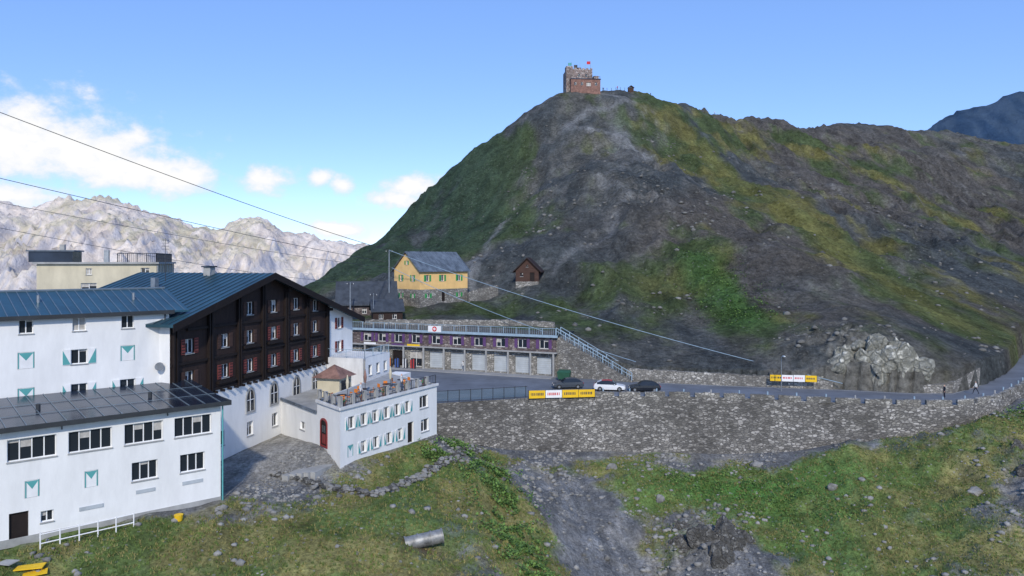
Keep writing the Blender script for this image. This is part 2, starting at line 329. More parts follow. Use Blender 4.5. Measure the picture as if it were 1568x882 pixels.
def zA(x,y):
    x=np.asarray(x,float); y=np.asarray(y,float); z=tA(x,y)
    rough=sst(-14,2,x)*sst(98,88,y)
    near=sst(60,50,y)
    r=np.maximum(rough,near*.5)
    z=z+(fbm(x/9,y/9,5,21)-.5)*(.35+1.9*r)
    z=z+r*(fbm(x/4.5,y/16,4,25,True)-.6)*1.8
    z=z+(fbm(x/1.6,y/1.6,3,28)-.5)*(.15+.45*r)
    for (a,b,rr,s) in ((19.5,74,4,2.6),(17,86,3,1.4),(57,82,7,2.2),(35,72,5,.8),(12,88,4,1.2),(50,72,6,1.2)):
        z=z+s*np.exp(-((x-a)**2+(y-b)**2)/rr**2)*(fbm(x/2.2,y/2.2,4,31,True))
    z=z-.55*np.exp(-((x+6.3)**2/4.5+(y-55.4)**2/1.6))
    z=np.where((y>Yw(x)-.35),np.minimum(z,-18.6),z)
    lim=np.interp(x,[q[0] for q in WB],[q[1] for q in WB])+.9
    t=sst(2.4,1.2,Yw(x)-y)*(x>-9.7)*sst(70,60,x)
    z=z*(1-t)+np.minimum(z,lim)*t
    z=np.where((x>-9.7)&(y>Yw(x)-.35),np.minimum(z,-19.4),z)
    edge=np.maximum.reduce([sst(66,82,-x),sst(20,6,y)*.3,sst(100,112,x)])
    return z-edge*150
def gridmesh(name,xs,ys,zf,cf,matl,zlimit=None):
    X,Y=np.meshgrid(xs,ys); Z=zf(X,Y); nx,ny=len(xs),len(ys)
    v=np.stack([X.ravel(),Y.ravel(),Z.ravel()],1)
    i=np.arange(nx*ny).reshape(ny,nx); f=np.stack([i[:-1,:-1],i[:-1,1:],i[1:,1:],i[1:,:-1]],-1).reshape(-1,4)
    me=bpy.data.meshes.new(name); me.vertices.add(len(v)); me.vertices.foreach_set('co',v.ravel())
    me.loops.add(f.size); me.loops.foreach_set('vertex_index',f.ravel().astype(np.int32))
    me.polygons.add(len(f)); me.polygons.foreach_set('loop_start',np.arange(0,f.size,4,dtype=np.int32)); me.polygons.foreach_set('loop_total',np.full(len(f),4,dtype=np.int32))
    me.update(); me.validate(); me.polygons.foreach_set('use_smooth',[True]*len(me.polygons))
    gy,gx=np.gradient(Z,ys,xs); sl=np.hypot(gx,gy)
    col=cf(X,Y,Z,sl); ca=me.color_attributes.new('Col','FLOAT_COLOR','POINT')
    c4=np.ones((nx*ny,4)); c4[:,:3]=col.reshape(-1,3); ca.data.foreach_set('color',c4.ravel())
    me.materials.append(matl); o=bpy.data.objects.new(name,me); scene.collection.objects.link(o); return o
def mixc(a,b,t): t=t[...,None]; return a*(1-t)+b*t
def blob(x,y,a,b,r1,r2,ang=0):
    c,s=math.cos(ang),math.sin(ang); dx=x-a;dy=y-b; u=dx*c+dy*s; w=-dx*s+dy*c
    return np.exp(-(u/r1)**2-(w/r2)**2)
def seg(x,y,pts,w):
    o=np.zeros_like(x)
    for (p,q) in zip(pts[:-1],pts[1:]):
        dx,dy=q[0]-p[0],q[1]-p[1]; t=np.clip(((x-p[0])*dx+(y-p[1])*dy)/(dx*dx+dy*dy),0,1)
        o=np.maximum(o,np.exp(-((x-p[0]-t*dx)**2+(y-p[1]-t*dy)**2)/w**2))
    return o
C=lambda *a:np.array(a,float)
def colB(x,y,z,sl):
    n=fbm(x/14,y/26,5,41); n2=fbm(x/4,y/8,5,44,False,.6); n3=fbm(x/60,y/60,3,47)
    base=mixc(np.broadcast_to(C(.080,.090,.092),x.shape+(3,)),C(.135,.133,.118),sst(.35,.65,n))
    base=mixc(base,C(.125,.105,.088),sst(.45,.65,n3)*.55*sst(-20,30,x))
    base=mixc(base,C(.19,.187,.178),sst(.58,.78,n2)*.6)
    g=1.0*seg(x,y,[(40,165),(40,128)],5)+1.05*seg(x,y,[(64,318),(78,215),(77,170),(80,130)],9)+.85*blob(x,y,0,150,26,12)+.85*blob(x,y,15,130,13,9)
    g+=1.0*sst(18,-10,x)*sst(180,205,y)+.6*blob(x,y,66,260,20,50)+.45*blob(x,y,10,190,14,20)+.45*blob(x,y,62,120,15,10)+.6*blob(x,y,120,200,32,45)+.4*blob(x,y,45,280,20,20)+.5*blob(x,y,180,300,60,80)+.4*blob(x,y,100,150,25,15)+.3*blob(x,y,30,165,20,18)+.35*blob(x,y,110,320,50,30)
    g=sst(.28,.85,g+ (n-.5)*2.0+(n2-.5)*1.2+.05)
    gc=mixc(np.broadcast_to(C(.072,.105,.038),x.shape+(3,)),C(.175,.165,.052),sst(.42,.7,fbm(x/9,y/12,3,51))*sst(10,50,x))
    gc=mixc(gc,C(.042,.075,.042),sst(14,-14,x)*sst(180,210,y))  # left-flank grass painted darker for the shade on that side
    gc=mixc(gc,C(.065,.155,.035),seg(x,y,[(40,158),(41,130)],4.5)*.8)
    gc=mixc(gc,C(.19,.19,.055),seg(x,y,[(72,280),(78,215),(77,170),(80,135)],5.5)*.75)
    c=mixc(base,gc,g*.88)
    cr=crags(x,y); c=mixc(c,C(.22,.21,.195),np.clip(cr*sst(.7,1.5,sl)*1.0,0,1)); c=mixc(c,C(.30,.29,.25),blob(x,y,50,109,8,6)*sst(.5,1.3,sl)*.8)
    w1=(fbm(x/8,y/8,3,95)-.5)*5; xx=x+w1
    pth=np.maximum.reduce([seg(xx,y,[(30,308),(48,298),(28,286),(18,276),(40,264),(46,250),(38,238)],1.5)*.9,seg(xx,y,[(-10,168),(-8,185),(-4,205),(-1,222)],1.2)*.9,blob(xx,y,38,262,4.5,20)*.95,seg(xx,y,[(38,238),(26,215),(30,200),(22,180),(8,166)],1.0)*.5,seg(xx,y,[(100,250),(150,230),(190,240)],1.6)*.4])
    c=mixc(c,C(.28,.285,.285),np.clip(pth,0,1)*.75)
    return c
def grassA(x,y):
    g=1.0*blob(x,y,-9,57,10,10)+.85*blob(x,y,-22,50,12,5)+.9*blob(x,y,-9,71,4.5,10,.3)+1.05*blob(x,y,27,87,13,5.0)+1.0*blob(x,y,33,77,10,10)+.95*blob(x,y,47,84,11,8)+.9*blob(x,y,63,88,11,7)
    g+=.9*seg(x,y,[(-4,86),(-1,72),(1,58)],3)+.6*blob(x,y,-33,42,14,6)+.6*blob(x,y,38,68,12,7)+.55*blob(x,y,14,84,6,6)+.5*blob(x,y,3,62,4,10)+.45*blob(x,y,9,90,9,4)+.4*blob(x,y,12,72,4,7)
    return g-.35*blob(x,y,8,80,4,12)-.4*blob(x,y,18,70,5,6)-.45*blob(x,y,54,76,4,8,.4)
def colA(x,y,z,sl):
    n=fbm(x/6,y/6,5,61); n2=fbm(x/1.8,y/1.8,4,64); st=fbm(x/1.6,y/9,4,66)
    base=mixc(np.broadcast_to(C(.165,.168,.170),x.shape+(3,)),C(.235,.222,.198),sst(.4,.65,n))
    base=mixc(base,C(.11,.11,.105),sst(.5,.72,st)*.6)
    base=mixc(base,C(.31,.30,.285),sst(.6,.8,n2)*.6)
    g=sst(.26,.72,grassA(x,y)+(n-.5)*1.4+(n2-.5)*.8)
    gc=mixc(np.broadcast_to(C(.115,.165,.042),x.shape+(3,)),C(.225,.205,.07),sst(.4,.65,fbm(x/4,y/4,3,67)))
    gc=mixc(gc,C(.09,.20,.038),blob(x,y,27,86,12,5)+blob(x,y,30,76,9,8)*.5)
    c=mixc(base,gc,g*.92)
    c=mixc(c,C(.30,.29,.27),sst(-17,-21,x)*sst(60,64,y)*.8)
    c=mixc(c,C(.17,.165,.15),np.clip(blob(x,y,57,82,6,7)*sst(.6,1.1,sl),0,1)*.8)
    return mixc(c,C(.18,.13,.09),blob(x,y,-6.5,55,2.0,1.3)*.9)
ysB=[101.6]
while ysB[-1]<560: ysB.append(ysB[-1]+max(.55,(ysB[-1]-60)*.0085))
hill=gridmesh('hill_terrain',np.arange(-132,421,.9),np.array(ysB),zB,colB,M['terrB'])
slope=gridmesh('foreground_slope_terrain',np.arange(-82,112,.36),np.arange(5,102.5,.36),zA,colA,M['terrA'])
mb=MB(); R=14000; mb.poly([(R*math.cos(t),R*math.sin(t),-340) for t in np.linspace(0,2*math.pi,49)[:-1]],mat('valley_ground',(.10,.11,.07),.95,.3,.002)); mb.obj('ground')

# ---------------------------------------------------------------- distant mountains
def range_mesh(name,sil,Y0,wid,floor,matl,x0,x1,step,seed,amp):
    sx=[p[0] for p in sil]; sz=[p[1] for p in sil]
    def zf(x,y):
        h=np.interp(x*Y0/y,sx,sz)
        t=np.abs(y-Y0)/wid
        prof=np.clip(1-t,0,1)**1.0
        wx=x+120*fbm(x/300,y/300,3,seed+11)
        r=fbm(wx/(wid*.15),y/(wid*.5),6,seed,True,.58)-.6
        z=floor+(h-floor)*prof
        return z+r*amp*np.clip(.09+1.9*t,0,1)*(prof>0)+ (fbm(x/(wid*.035),y/(wid*.055),5,seed+8,True,.6)-.6)*amp*.16
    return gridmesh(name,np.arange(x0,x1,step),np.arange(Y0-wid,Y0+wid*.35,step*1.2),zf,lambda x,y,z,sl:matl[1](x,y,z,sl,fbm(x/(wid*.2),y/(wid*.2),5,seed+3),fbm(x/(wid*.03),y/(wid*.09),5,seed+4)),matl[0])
mm,nt,b=newmat('distant_rock'); L=nt.links.new
at=N(nt,'ShaderNodeVertexColor'); at.layer_name='Col'; tc=N(nt,'ShaderNodeTexCoord'); no=N(nt,'ShaderNodeTexNoise'); no.inputs['Scale'].default_value=.02; no.inputs['Detail'].default_value=8; no.inputs['Roughness'].default_value=.7; L(tc.outputs['Object'],no.inputs['Vector'])
mr=N(nt,'ShaderNodeMapRange'); mr.inputs[1].default_value=.3; mr.inputs[2].default_value=.7; mr.inputs[3].default_value=.75; mr.inputs[4].default_value=1.15; L(no.outputs[0],mr.inputs[0])
sc=N(nt,'ShaderNodeVectorMath',operation='SCALE'); L(at.outputs[0],sc.inputs[0]); L(mr.outputs[0],sc.inputs['Scale']); L(sc.outputs[0],b.inputs['Base Color']); b.inputs['Roughness'].default_value=1; b.inputs['Specular IOR Level'].default_value=0
bp=N(nt,'ShaderNodeBump'); bp.inputs['Distance'].default_value=20; L(no.outputs[0],bp.inputs['Height']); L(bp.outputs[0],b.inputs['Normal'])
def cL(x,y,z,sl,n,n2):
    c=mixc(np.broadcast_to(C(.66,.57,.50),x.shape+(3,)),C(.86,.76,.67),sst(.35,.65,n2))  # tan rock, paled in the colour to stand in for haze
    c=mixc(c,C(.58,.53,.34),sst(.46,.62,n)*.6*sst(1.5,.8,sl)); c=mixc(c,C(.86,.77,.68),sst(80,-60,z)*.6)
    return mixc(c,C(.42,.45,.55),sst(1.4,2.3,sl)*.6)  # steep faces tinted bluish: shadow put into the colour
def cR(x,y,z,sl,n,n2):
    c=mixc(np.broadcast_to(C(.040,.075,.135),x.shape+(3,)),C(.065,.105,.165),sst(.35,.7,n2)); return c  # blue of the shaded distance painted into the rock colour
silL=[(-4200,330),(-3400,250),(-2725,313),(-2590,285),(-2380,341),(-2170,348),(-2031,296),(-1850,240),(-1718,191),(-1545,157),(-1510,198),(-1388,233),(-1300,209),(-1200,139),(-1058,132),(-880,87),(-780,77),(-500,60),(0,50),(1500,60)]
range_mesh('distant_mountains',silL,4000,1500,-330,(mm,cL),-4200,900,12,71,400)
silR=[(900,250),(1340,420),(1370,432),(1430,474),(1490,508),(1560,520),(1600,535),(1650,562),(1704,572),(1800,600),(2200,620),(3000,520)]
range_mesh('blue_mountain',silR,2500,900,-330,(mm,cR),900,3000,14,91,130)

# ---------------------------------------------------------------- road, plaza, walls
def resample(pl,n):
    pl=np.array(pl,float); d=np.r_[0,np.cumsum(np.linalg.norm(np.diff(pl,axis=0),axis=1))]; t=np.linspace(0,d[-1],n)
    return np.stack([np.interp(t,d,pl[:,k]) for k in range(pl.shape[1])],1)
FE=[(-45,138),(-35,135),(-27.8,132.5),(6.9,118.2),(12,115),(17,112.7),(30,109.2),(39,107),(47,105.2),(54,102.7),(60,102.4),(67,108),(77,119),(98,144.5),(133,172),(136,174)]
def rz(x): return -18.0+.0*x+np.interp(x,[56,75,140],[0,.35,.8])
mb=MB(); 
nf=[resample([NE[i],NE[i+1]],7)[:-1] for i in range(len(NE)-1)]; ff=[resample([FE[i],FE[i+1]],7)[:-1] for i in range(len(FE)-1)]
na=np.concatenate(nf+[np.array([NE[-1]])]); fa=np.concatenate(ff+[np.array([FE[-1]])])
for i in range(len(na)-1):
    a,b2,c,d=na[i],na[i+1],fa[i+1],fa[i]
    mb.poly([(a[0],a[1],rz(a[0])),(b2[0],b2[1],rz(b2[0])),(c[0],c[1],rz(b2[0])),(d[0],d[1],rz(a[0]))],'asphalt')
mb.obj('asphalt_road')
mb=MB()
def stripline(t0,t1,i0,i1,z=.004):
    for i in range(i0,i1):
        p=[]
        for (j,t) in ((i,t0),(i+1,t0),(i+1,t1),(i,t1)):
            L_=np.linalg.norm(fa[j]-na[j]); q=na[j]+(fa[j]-na[j])*(t/L_ if t>=0 else 1+t/L_); p.append((q[0],q[1],rz(na[j][0])+z))
        mb.poly(p,'line')
stripline(.9,1.05,20,len(na)-1); stripline(-.75,-.6,32,len(na)-1)
mb.obj('road_markings')
path=resample(NE[2:],300); mb=MB(); uv=[]
arc=0; cols=[]
for i,p in enumerate(path):
    if i: arc+=np.linalg.norm(p-path[i-1])
    zb=np.interp(p[0],[q[0] for q in WB],[q[1] for q in WB]); col=[]
    zt=float(rz(p[0]))+.02
    for k in range(9):
        t=k/8; z=zt+(zb-zt)*t; off=.28*(zt-z)+ (vn(arc/1.7,z/1.1,3)-.5)*.22+(vn(arc/9,z/5,5)-.5)*.5*t
        j=min(i+1,len(path)-1); dd=path[j]-path[j-1]; nn=np.array([dd[1],-dd[0]])/np.linalg.norm(dd)
        q=p+nn*off; col.append(len(mb.v)); mb.v.append((q[0],q[1],z)); uv.append((arc,z))
    cols.append(col)
k=mb.mi('stone')
for i in range(len(cols)-1):
    for j in range(8): mb.f.append([cols[i][j],cols[i+1][j],cols[i+1][j+1],cols[i][j+1]]); mb.m.append(k)
mb.obj('stone_retaining_wall',uv=uv)
mb=MB(); par=resample(NE[3:],400)
def along(pl):
    d=np.r_[0,np.cumsum(np.linalg.norm(np.diff(pl,axis=0),axis=1))]
    def at(t):
        x=np.interp(t,d,pl[:,0]); y=np.interp(t,d,pl[:,1]); x2=np.interp(t+.3,d,pl[:,0]); y2=np.interp(t+.3,d,pl[:,1]); x1=np.interp(t-.3,d,pl[:,0]); y1=np.interp(t-.3,d,pl[:,1])
        u=Vector((x2-x1,y2-y1,0)).normalized(); return Vector((x,y,0)),u
    return at,d[-1]
at_,tot=along(par); t=8.9
while t<tot-3:
    L_=random.uniform(2.6,3.2); 
    for q in range(3):
        o,u=at_(t+q*L_/3); o2,u2=at_(t+(q+1)*L_/3); n=Vector((-u.y,u.x,0)); z=float(rz(o.x))
        h=.62+random.uniform(-.06,.06)
        mb.hexa([(*(o-n*0.05).xy,z-.1),(*(o2-n*0.05).xy,z-.1),(*(o2+n*.4).xy,z-.1),(*(o+n*.4).xy,z-.1),(*(o-n*0.05).xy,z+h),(*(o2-n*0.05).xy,z+h),(*(o2+n*.4).xy,z+h),(*(o+n*.4).xy,z+h)],'stonel')
    t+=L_+random.uniform(.5,.8)
mb.obj('stone_parapet_wall')
mb=MB(); t=10.3
while t<tot-3:
    o,u=at_(t); n=Vector((-u.y,u.x,0)); o=o+n*.6; z=float(rz(o.x)); mb.cyl((o.x,o.y,z),(o.x,o.y,z+.95),.1,.1,'railblue' if int(t)%3 else 'conc',8); t+=3.55
mb.obj('roadside_guard_posts')
def stonewall(name,pl,z0,zt,th=.5,matn='stonel',n=60):
    mb=MB(); p=resample([(a[0],a[1],b) for a,b in zip(pl,zt)],n)
    for i in range(n-1):
        a,b2=p[i],p[i+1]; d=Vector((b2[0]-a[0],b2[1]-a[1],0)).normalized(); nn=Vector((-d.y,d.x,0))*th
        j=random.uniform(-.08,.08)
        mb.hexa([(a[0],a[1],z0),(b2[0],b2[1],z0),(b2[0]+nn.x,b2[1]+nn.y,z0),(a[0]+nn.x,a[1]+nn.y,z0),(a[0],a[1],a[2]+j),(b2[0],b2[1],b2[2]+j),(b2[0]+nn.x,b2[1]+nn.y,b2[2]+j),(a[0]+nn.x,a[1]+nn.y,a[2]+j)],matn)
    return mb.obj(name)
stonewall('roadside_stone_wall',[(17.2,112.6),(30,109),(39,106.9),(45,105.3)],-18.4,[-16.1,-16.3,-16.5,-16.9],.7)
stonewall('roadside_stone_wall',[(56,102.5),(60,102.3),(67,107.8),(77,118.8),(98,144.3)],-18.4,[-17,-16.6,-15.4,-14.6,-14],.7)
stonewall('terrace_stone_wall',[(-28,139.5),(-15,136),(-2,132),(7,127)],-13,[-10.9,-10.6,-10.3,-10.3],.6)
stonewall('garden_stone_wall',[(-9,159),(-6.5,161),(-3,163)],-10,[-6.6,-5.8,-5.2],.5)
e=empty('glass_windbreak_fence'); mb=MB(); gb=MB()
at2,t2=along(resample([(-9.6,95.2),(2,99)],30)); t=0
while t<t2-.2:
    o,u=at2(t); o2,_=at2(min(t+1.5,t2)); z=-17.95
    mb.cyl((o.x,o.y,z),(o.x,o.y,z+1.55),.05,.05,'iron',6)
    gb.poly([(o.x,o.y,z+.15),(o2.x,o2.y,z+.15),(o2.x,o2.y,z+1.4),(o.x,o.y,z+1.4)],'fglass')
    mb.cyl((o.x,o.y,z+1.45),(o2.x,o2.y,z+1.45),.04,.04,'iron',6); mb.cyl((o.x,o.y,z+.1),(o2.x,o2.y,z+.1),.04,.04,'iron',6)
    t+=1.5
mb.obj('posts',e); gb.obj('panes',e)
def banner(name,p0,p1,z0,z1,cols_):
    e=empty(name); mb=MB(); p0=Vector((*p0,0));p1=Vector((*p1,0)); n=len(cols_)
    u=(p1-p0).normalized(); nn=Vector((u.y,-u.x,0))
    fr=F((p0.x,p0.y),(u.x,u.y),(nn.x,nn.y)); L_=(p1-p0).length
    for i,c in enumerate(cols_): fbox(mb,fr,L_*i/n+.03,L_*(i+1)/n-.03,0,.05,z0+random.uniform(-.03,.03),z1+random.uniform(-.05,.03),c)
    mb.obj('panels',e); pb=MB()
    for i in range(n+1): a=fr.p(L_*i/n,-.08,0); pb.cyl((a[0],a[1],z0-.4),(a[0],a[1],z1+.05),.04,.04,'iron',6)
    pb.obj('stakes',e)
    mk=MB(); r=random.Random(3)
    for i,c in enumerate(cols_):
        a=L_*(i+.12)/n
        while a<L_*(i+.85)/n:
            w_=r.uniform(.06,.16); fbox(mk,fr,a,a+w_,.052,.058,z0+.35,z1-.3,'iron' if c=='ybanner' else 'swissred'); a+=w_+r.uniform(.06,.12)
    mk.obj('lettering',e)
banner('yellow_advertising_banner',(2.2,98.5),(11,99.7),-18.0,-17.0,['ybanner','wbanner','ybanner','ybanner'])
banner('yellow_advertising_banner',(36.5,106.3),(42.6,104.9),-16.9,-16.0,['ybanner','wbanner','wbanner','ybanner'])

# ---------------------------------------------------------------- white hotel
def seamroof(mb,fr,s0,s1,dA,zA_,dB,zB_,m,step=.7,th=.14,seamm='seam'):
    mb.hexa([fr.p(s0,dA,zA_-th),fr.p(s1,dA,zA_-th),fr.p(s1,dB,zB_-th),fr.p(s0,dB,zB_-th),fr.p(s0,dA,zA_),fr.p(s1,dA,zA_),fr.p(s1,dB,zB_),fr.p(s0,dB,zB_)],m)
    s=s0+step/2
    while s<s1-.05:
        mb.hexa([fr.p(s,dA,zA_+.001),fr.p(s+.05,dA,zA_+.001),fr.p(s+.05,dB,zB_+.001),fr.p(s,dB,zB_+.001),fr.p(s,dA,zA_+.05),fr.p(s+.05,dA,zA_+.05),fr.p(s+.05,dB,zB_+.05),fr.p(s,dB,zB_+.05)],seamm); s+=step
e=empty('white_hotel_building')
U2=(-.753,-.658); N2=(.658,-.753)
fu=F((-29.0,63.5),U2,N2); wl=MB(); wn=MB(); sh=MB(); rf=MB()
ops=[]
rows=(-4.95,-7.5,-10.2)
cs=[3.2,6.7,10.25,13.6,17,20.5]
for i,s in enumerate(cs):
    ops.append((s,rows[0],.95,1.05,'win' if i not in(1,) else 'curt'))
    for r in (1,2):
        if i%2==1 or (i==0 and r==2): ops.append((s,rows[r],1.15,1.15,'win')); shutters(sh,fu,s,rows[r],1.15,1.2,'wbanner',.55,True)
        else: ops.append((s,rows[r],1.1,1.25,'tri'))
wall(wl,wn,fu,0,24,-18.6,-4.1,ops,'white')
fbox(wl,fu,0,24,-12,-.3,-18.6,-4.15,'white2')
seamroof(rf,fu,-1.5,24.5,.45,-4.15,-6,-2.5,'roofblue'); seamroof(rf,fu,-1.5,24.5,-12.4,-4.15,-6,-2.5,'roofblue')
fbox(rf,fu,-.3,24.5,.42,.52,-4.42,-4.1,'fascia'); rf.cyl(fu.p(-1.4,-6,-2.45),fu.p(24.5,-6,-2.45),.1,.1,'seam',6)
for s in (2,9,16): rf.cyl(fu.p(s,-3,-3.4),fu.p(s,-3,-2.7),.12,.12,'metal',8)
sh.cyl(fu.p(.35,.12,-4.4),fu.p(.35,.12,-10.6),.06,.06,'iron',8)
sh.cyl(fu.p(.9,.1,-8.9),fu.p(.9,.5,-8.8),.03,.03,'metal',6); sh.cyl(fu.p(.9,.5,-8.8),fu.p(.95,.6,-8.75),.3,.36,'roofgrey',14)
wl.obj('upper_wing_walls',e); wn.obj('upper_windows',e); sh.obj('upper_shutters',e); rf.obj('upper_roof',e)
fl=F((-22.5,58),U2,N2); wl=MB(); wn=MB(); sh=MB(); rf=MB(); ops=[]
for a,b2 in ((.7,3.4),(4.2,6.8),(7.6,10.3),(11,13.8),(14.6,17.3),(18,20.4)): ops.append(((a+b2)/2,-12.4,b2-a,1.45,'strip'))
ops+=[(2.1,-15.15,1.8,1.35,'strip'),(5.45,-15.15,1.75,1.35,'strip'),(8.9,-15.1,.85,1.15,'tri'),(12.4,-15.1,.85,1.15,'tri'),(13.15,-17.5,1.1,2.0,'door'),(11.55,-17.1,.75,.75,'win')]
wall(wl,wn,fl,0,21,-18.6,-10.95,ops,'white')
wl.poly([fl.p(0,0,-18.6),fl.p(0,-8.3,-18.6),fl.p(0,-8.3,-10.95),fl.p(0,0,-10.95)],'white'); wl.poly([fl.p(21,0,-18.6),fl.p(21,-8.3,-18.6),fl.p(21,-8.3,-10.95),fl.p(21,0,-10.95)],'white')
for a,w in ((2.1,1.5),(5.4,1.3),(8.9,1.5)): fbox(sh,fl,a-w/2,a+w/2,.005,.05,-16.75 if a<8 else -17.2,-16.5 if a<8 else -16.95,'grey')
fbox(wl,fl,.0,21,.003,.05,-18.7,-18.15,'conc')
seamroof(rf,fl,-.5,21.4,.5,-10.85,-8.25,-10.15,'roofdark',1.15,.2)
for dd in (-2.4,-5.3): rf.hexa([fl.p(-.4,dd,-10.85+.08*-dd+.055+.02),fl.p(21.3,dd,-10.85+.08*-dd+.055+.02),fl.p(21.3,dd-.05,-10.85+.08*-dd+.08),fl.p(-.4,dd-.05,-10.85+.08*-dd+.08),fl.p(-.4,dd,-10.85+.08*-dd+.11),fl.p(21.3,dd,-10.85+.08*-dd+.11),fl.p(21.3,dd-.05,-10.85+.08*-dd+.11),fl.p(-.4,dd-.05,-10.85+.08*-dd+.11)],'seam')
fbox(rf,fl,-.55,21.4,.5,.62,-11.08,-10.75,'fascia'); fbox(rf,fl,-.62,-.5,-8.2,.6,-11.08,-10.72,'fascia')
for s in (4.1,11.5): rf.cyl(fl.p(s,-3.6,-10.6),fl.p(s,-3.6,-10.1),.15,.15,'fascia',8)
sh.cyl(fl.p(-.1,.14,-11),fl.p(-.1,.14,-18.5),.06,.06,'teal',8)
for s in (3.9,10.7): sh.cyl(fl.p(s,.08,-11.1),fl.p(s,.08,-11.4),.04,.04,'iron',6)
wl.obj('lower_wing_walls',e); wn.obj('lower_windows',e); sh.obj('lower_trim',e); rf.obj('lower_roof',e)
mb=MB()
for r in (.35,.95): mb.cyl(fl.p(6.6,1.6,-18.6+r),fl.p(12.2,1.6,-18.7+r),.04,.04,'wbanner',6)
for k in range(6): s=6.6+k*1.12; mb.cyl(fl.p(s,1.6,-19),fl.p(s,1.6,-17.6),.045,.045,'wbanner',6)
mb.obj('white_pipe_railing')

# ---------------------------------------------------------------- timber chalet hotel
e=empty('timber_chalet_hotel'); UC=(.2723,.9622); NC=(.9622,-.2723)
fc=F((-28.57,62.7),UC,NC); wl=MB(); wb_=MB(); wn=MB(); sh=MB(); rf=MB(); bm=MB()
ops=[]
colz=[(2.4,(1,2)),(7.2,(1,2)),(11,(0,1,2)),(15,(0,1,2)),(19.2,(0,1,2)),(23.1,(0,1,2))]
RZ=(-4.6,-7.35,-10.15)
for s,rr in colz:
    for r in rr:
        z=RZ[r] if not (s>22 and r==0) else -5.0
        ops.append((s,z,1.1,1.25,'win'))
        shutters(sh,fc,s,z,1.1,1.3,'red' if (r and int(s*7+r)%3) else 'cabin',.5)
roofp=(0,13.6,32,-5.1,-1.4,-6.9)
wall(wb_,wn,fc,0,26.1,-11.6,-1.3,ops,'brown',roof=roofp)
ops2=[(28.6,-7.4,1.0,1.3,'win'),(28.6,-10.2,1.0,1.3,'win')]
for o in ops2: shutters(sh,fc,o[0],o[1],1,1.3,'red',.45)
wall(wl,wn,fc,26.1,32,-11.6,-5,ops2,'white',roof=roofp)
ops3=[(s,-16.3,1.0,1.35,'win') for s in (6.6,11,15.2)]
wall(wl,wn,fc,0,32,-19,-11.6,ops3,'white',d=.02)
for s in (11,15,19.2,23.1):
    pts=[(s-.6,-14.6),(s+.6,-14.6),(s+.6,-13.4)]
    pts+=[(s+.6*math.cos(t),-13.4+.85*math.sin(t)) for t in np.linspace(0,math.pi,11)[1:-1]]+[(s-.6,-13.4)]
    def ring(k,d): cx,cz=s,-13.75; return [fc.p(cx+(a-cx)*k,d,cz+(z-cz)*k) for a,z in pts]
    o1=ring(1.22,.12); i1=ring(1.0,.12); w0=ring(1.22,.02); i0=ring(1,.03)
    n=len(pts)
    for q in range(n):
        r=(q+1)%n; wn.poly([o1[q],o1[r],i1[r],i1[q]],'conc'); wn.poly([o1[q],o1[r],w0[r],w0[q]],'conc'); wn.poly([i1[q],i1[r],i0[r],i0[q]],'conc')
    wn.poly(i0,'glass'); fbox(wn,fc,s-.03,s+.03,.032,.07,-14.6,-12.6,'wbanner'); fbox(wn,fc,s-.6,s+.6,.032,.068,-13.55,-13.49,'wbanner')
for s in (0,32):
    zt=-5.2 if s==0 else -7
    wl.poly([fc.p(s,0,-19),fc.p(s,-15,-19),fc.p(s,-15,zt),fc.p(s,0,zt)],'white')
wl.poly([fc.p(0,-15,-19),fc.p(32,-15,-19),fc.p(32,-15,-6.9),fc.p(13.6,-15,-1.5),fc.p(0,-15,-5.2)],'white')
ov=1.1
def slab(sa,za,sb,zb,d0,d1,m,th=.25):
    rf.hexa([fc.p(sa,d1,za-th),fc.p(sb,d1,zb-th),fc.p(sb,d0,zb-th),fc.p(sa,d0,za-th),fc.p(sa,d1,za),fc.p(sb,d1,zb),fc.p(sb,d0,zb),fc.p(sa,d0,za)],m)
slab(-.9,-5.35+.13,13.6,-1.2,ov,-15.5,'roofblue'); slab(13.6,-1.2,33,-7.05,ov,-15.5,'roofblue')
for k in range(22):
    d=ov-.5-k*.75
    slab(-.9,-5.22+.05,13.55,-1.2+.05,d,d-.05,'seamd',.049); slab(13.65,-1.2+.04,33,-7.05+.05,d,d-.05,'seamd',.049)
for (sa,za,sb,zb) in ((-.95,-5.3,13.6,-1.25),(13.6,-1.25,33.05,-7.1)):
    bm.hexa([fc.p(sa,ov+.01,za-.55),fc.p(sb,ov+.01,zb-.55),fc.p(sb,ov+.09,zb-.55),fc.p(sa,ov+.09,za-.55),fc.p(sa,ov+.01,za+.1),fc.p(sb,ov+.01,zb+.1),fc.p(sb,ov+.09,zb+.1),fc.p(sa,ov+.09,za+.1)],'brown2')
def rzc(a): return -5.1+3.7*a/13.6 if a<13.6 else -1.4-5.5*(a-13.6)/18.4
for a in (.4,4.9,9.1,13.0,17.1,21.2,25.6):
    for q in (-.22,.12): fbox(bm,fc,a+q,a+q+.16,.02,.3,-11.9,rzc(a+q)-.25,'brown2')
    fbox(bm,fc,a-.3,a+.34,.05,.7,rzc(a)-.75,rzc(a)-.45,'brown2')
for z in (-11.72,-8.85,-6.0):
    fbox(bm,fc,.1 if z<-6.5 else 2,26.1 if z<-6.5 else 25.5,.02,.16,z,z+.22,'brown2')
for a in np.arange(.5,26,1.0): fbox(bm,fc,a,a+.14,.02,.45,-11.95,-11.73,'brown2')
for k,(s,rr) in enumerate(colz):
    for r in rr[1:]: fbox(bm,fc,s-1.25,s+1.25,.02,.34,RZ[r]-1.05,RZ[r]-.8,'brown2')
fbox(rf,fc,12.6,13.4,-6.6,-5.8,-2,-.6,'conc'); fbox(rf,fc,12.45,13.55,-6.75,-5.65,-.6,-.48,'roofdark')
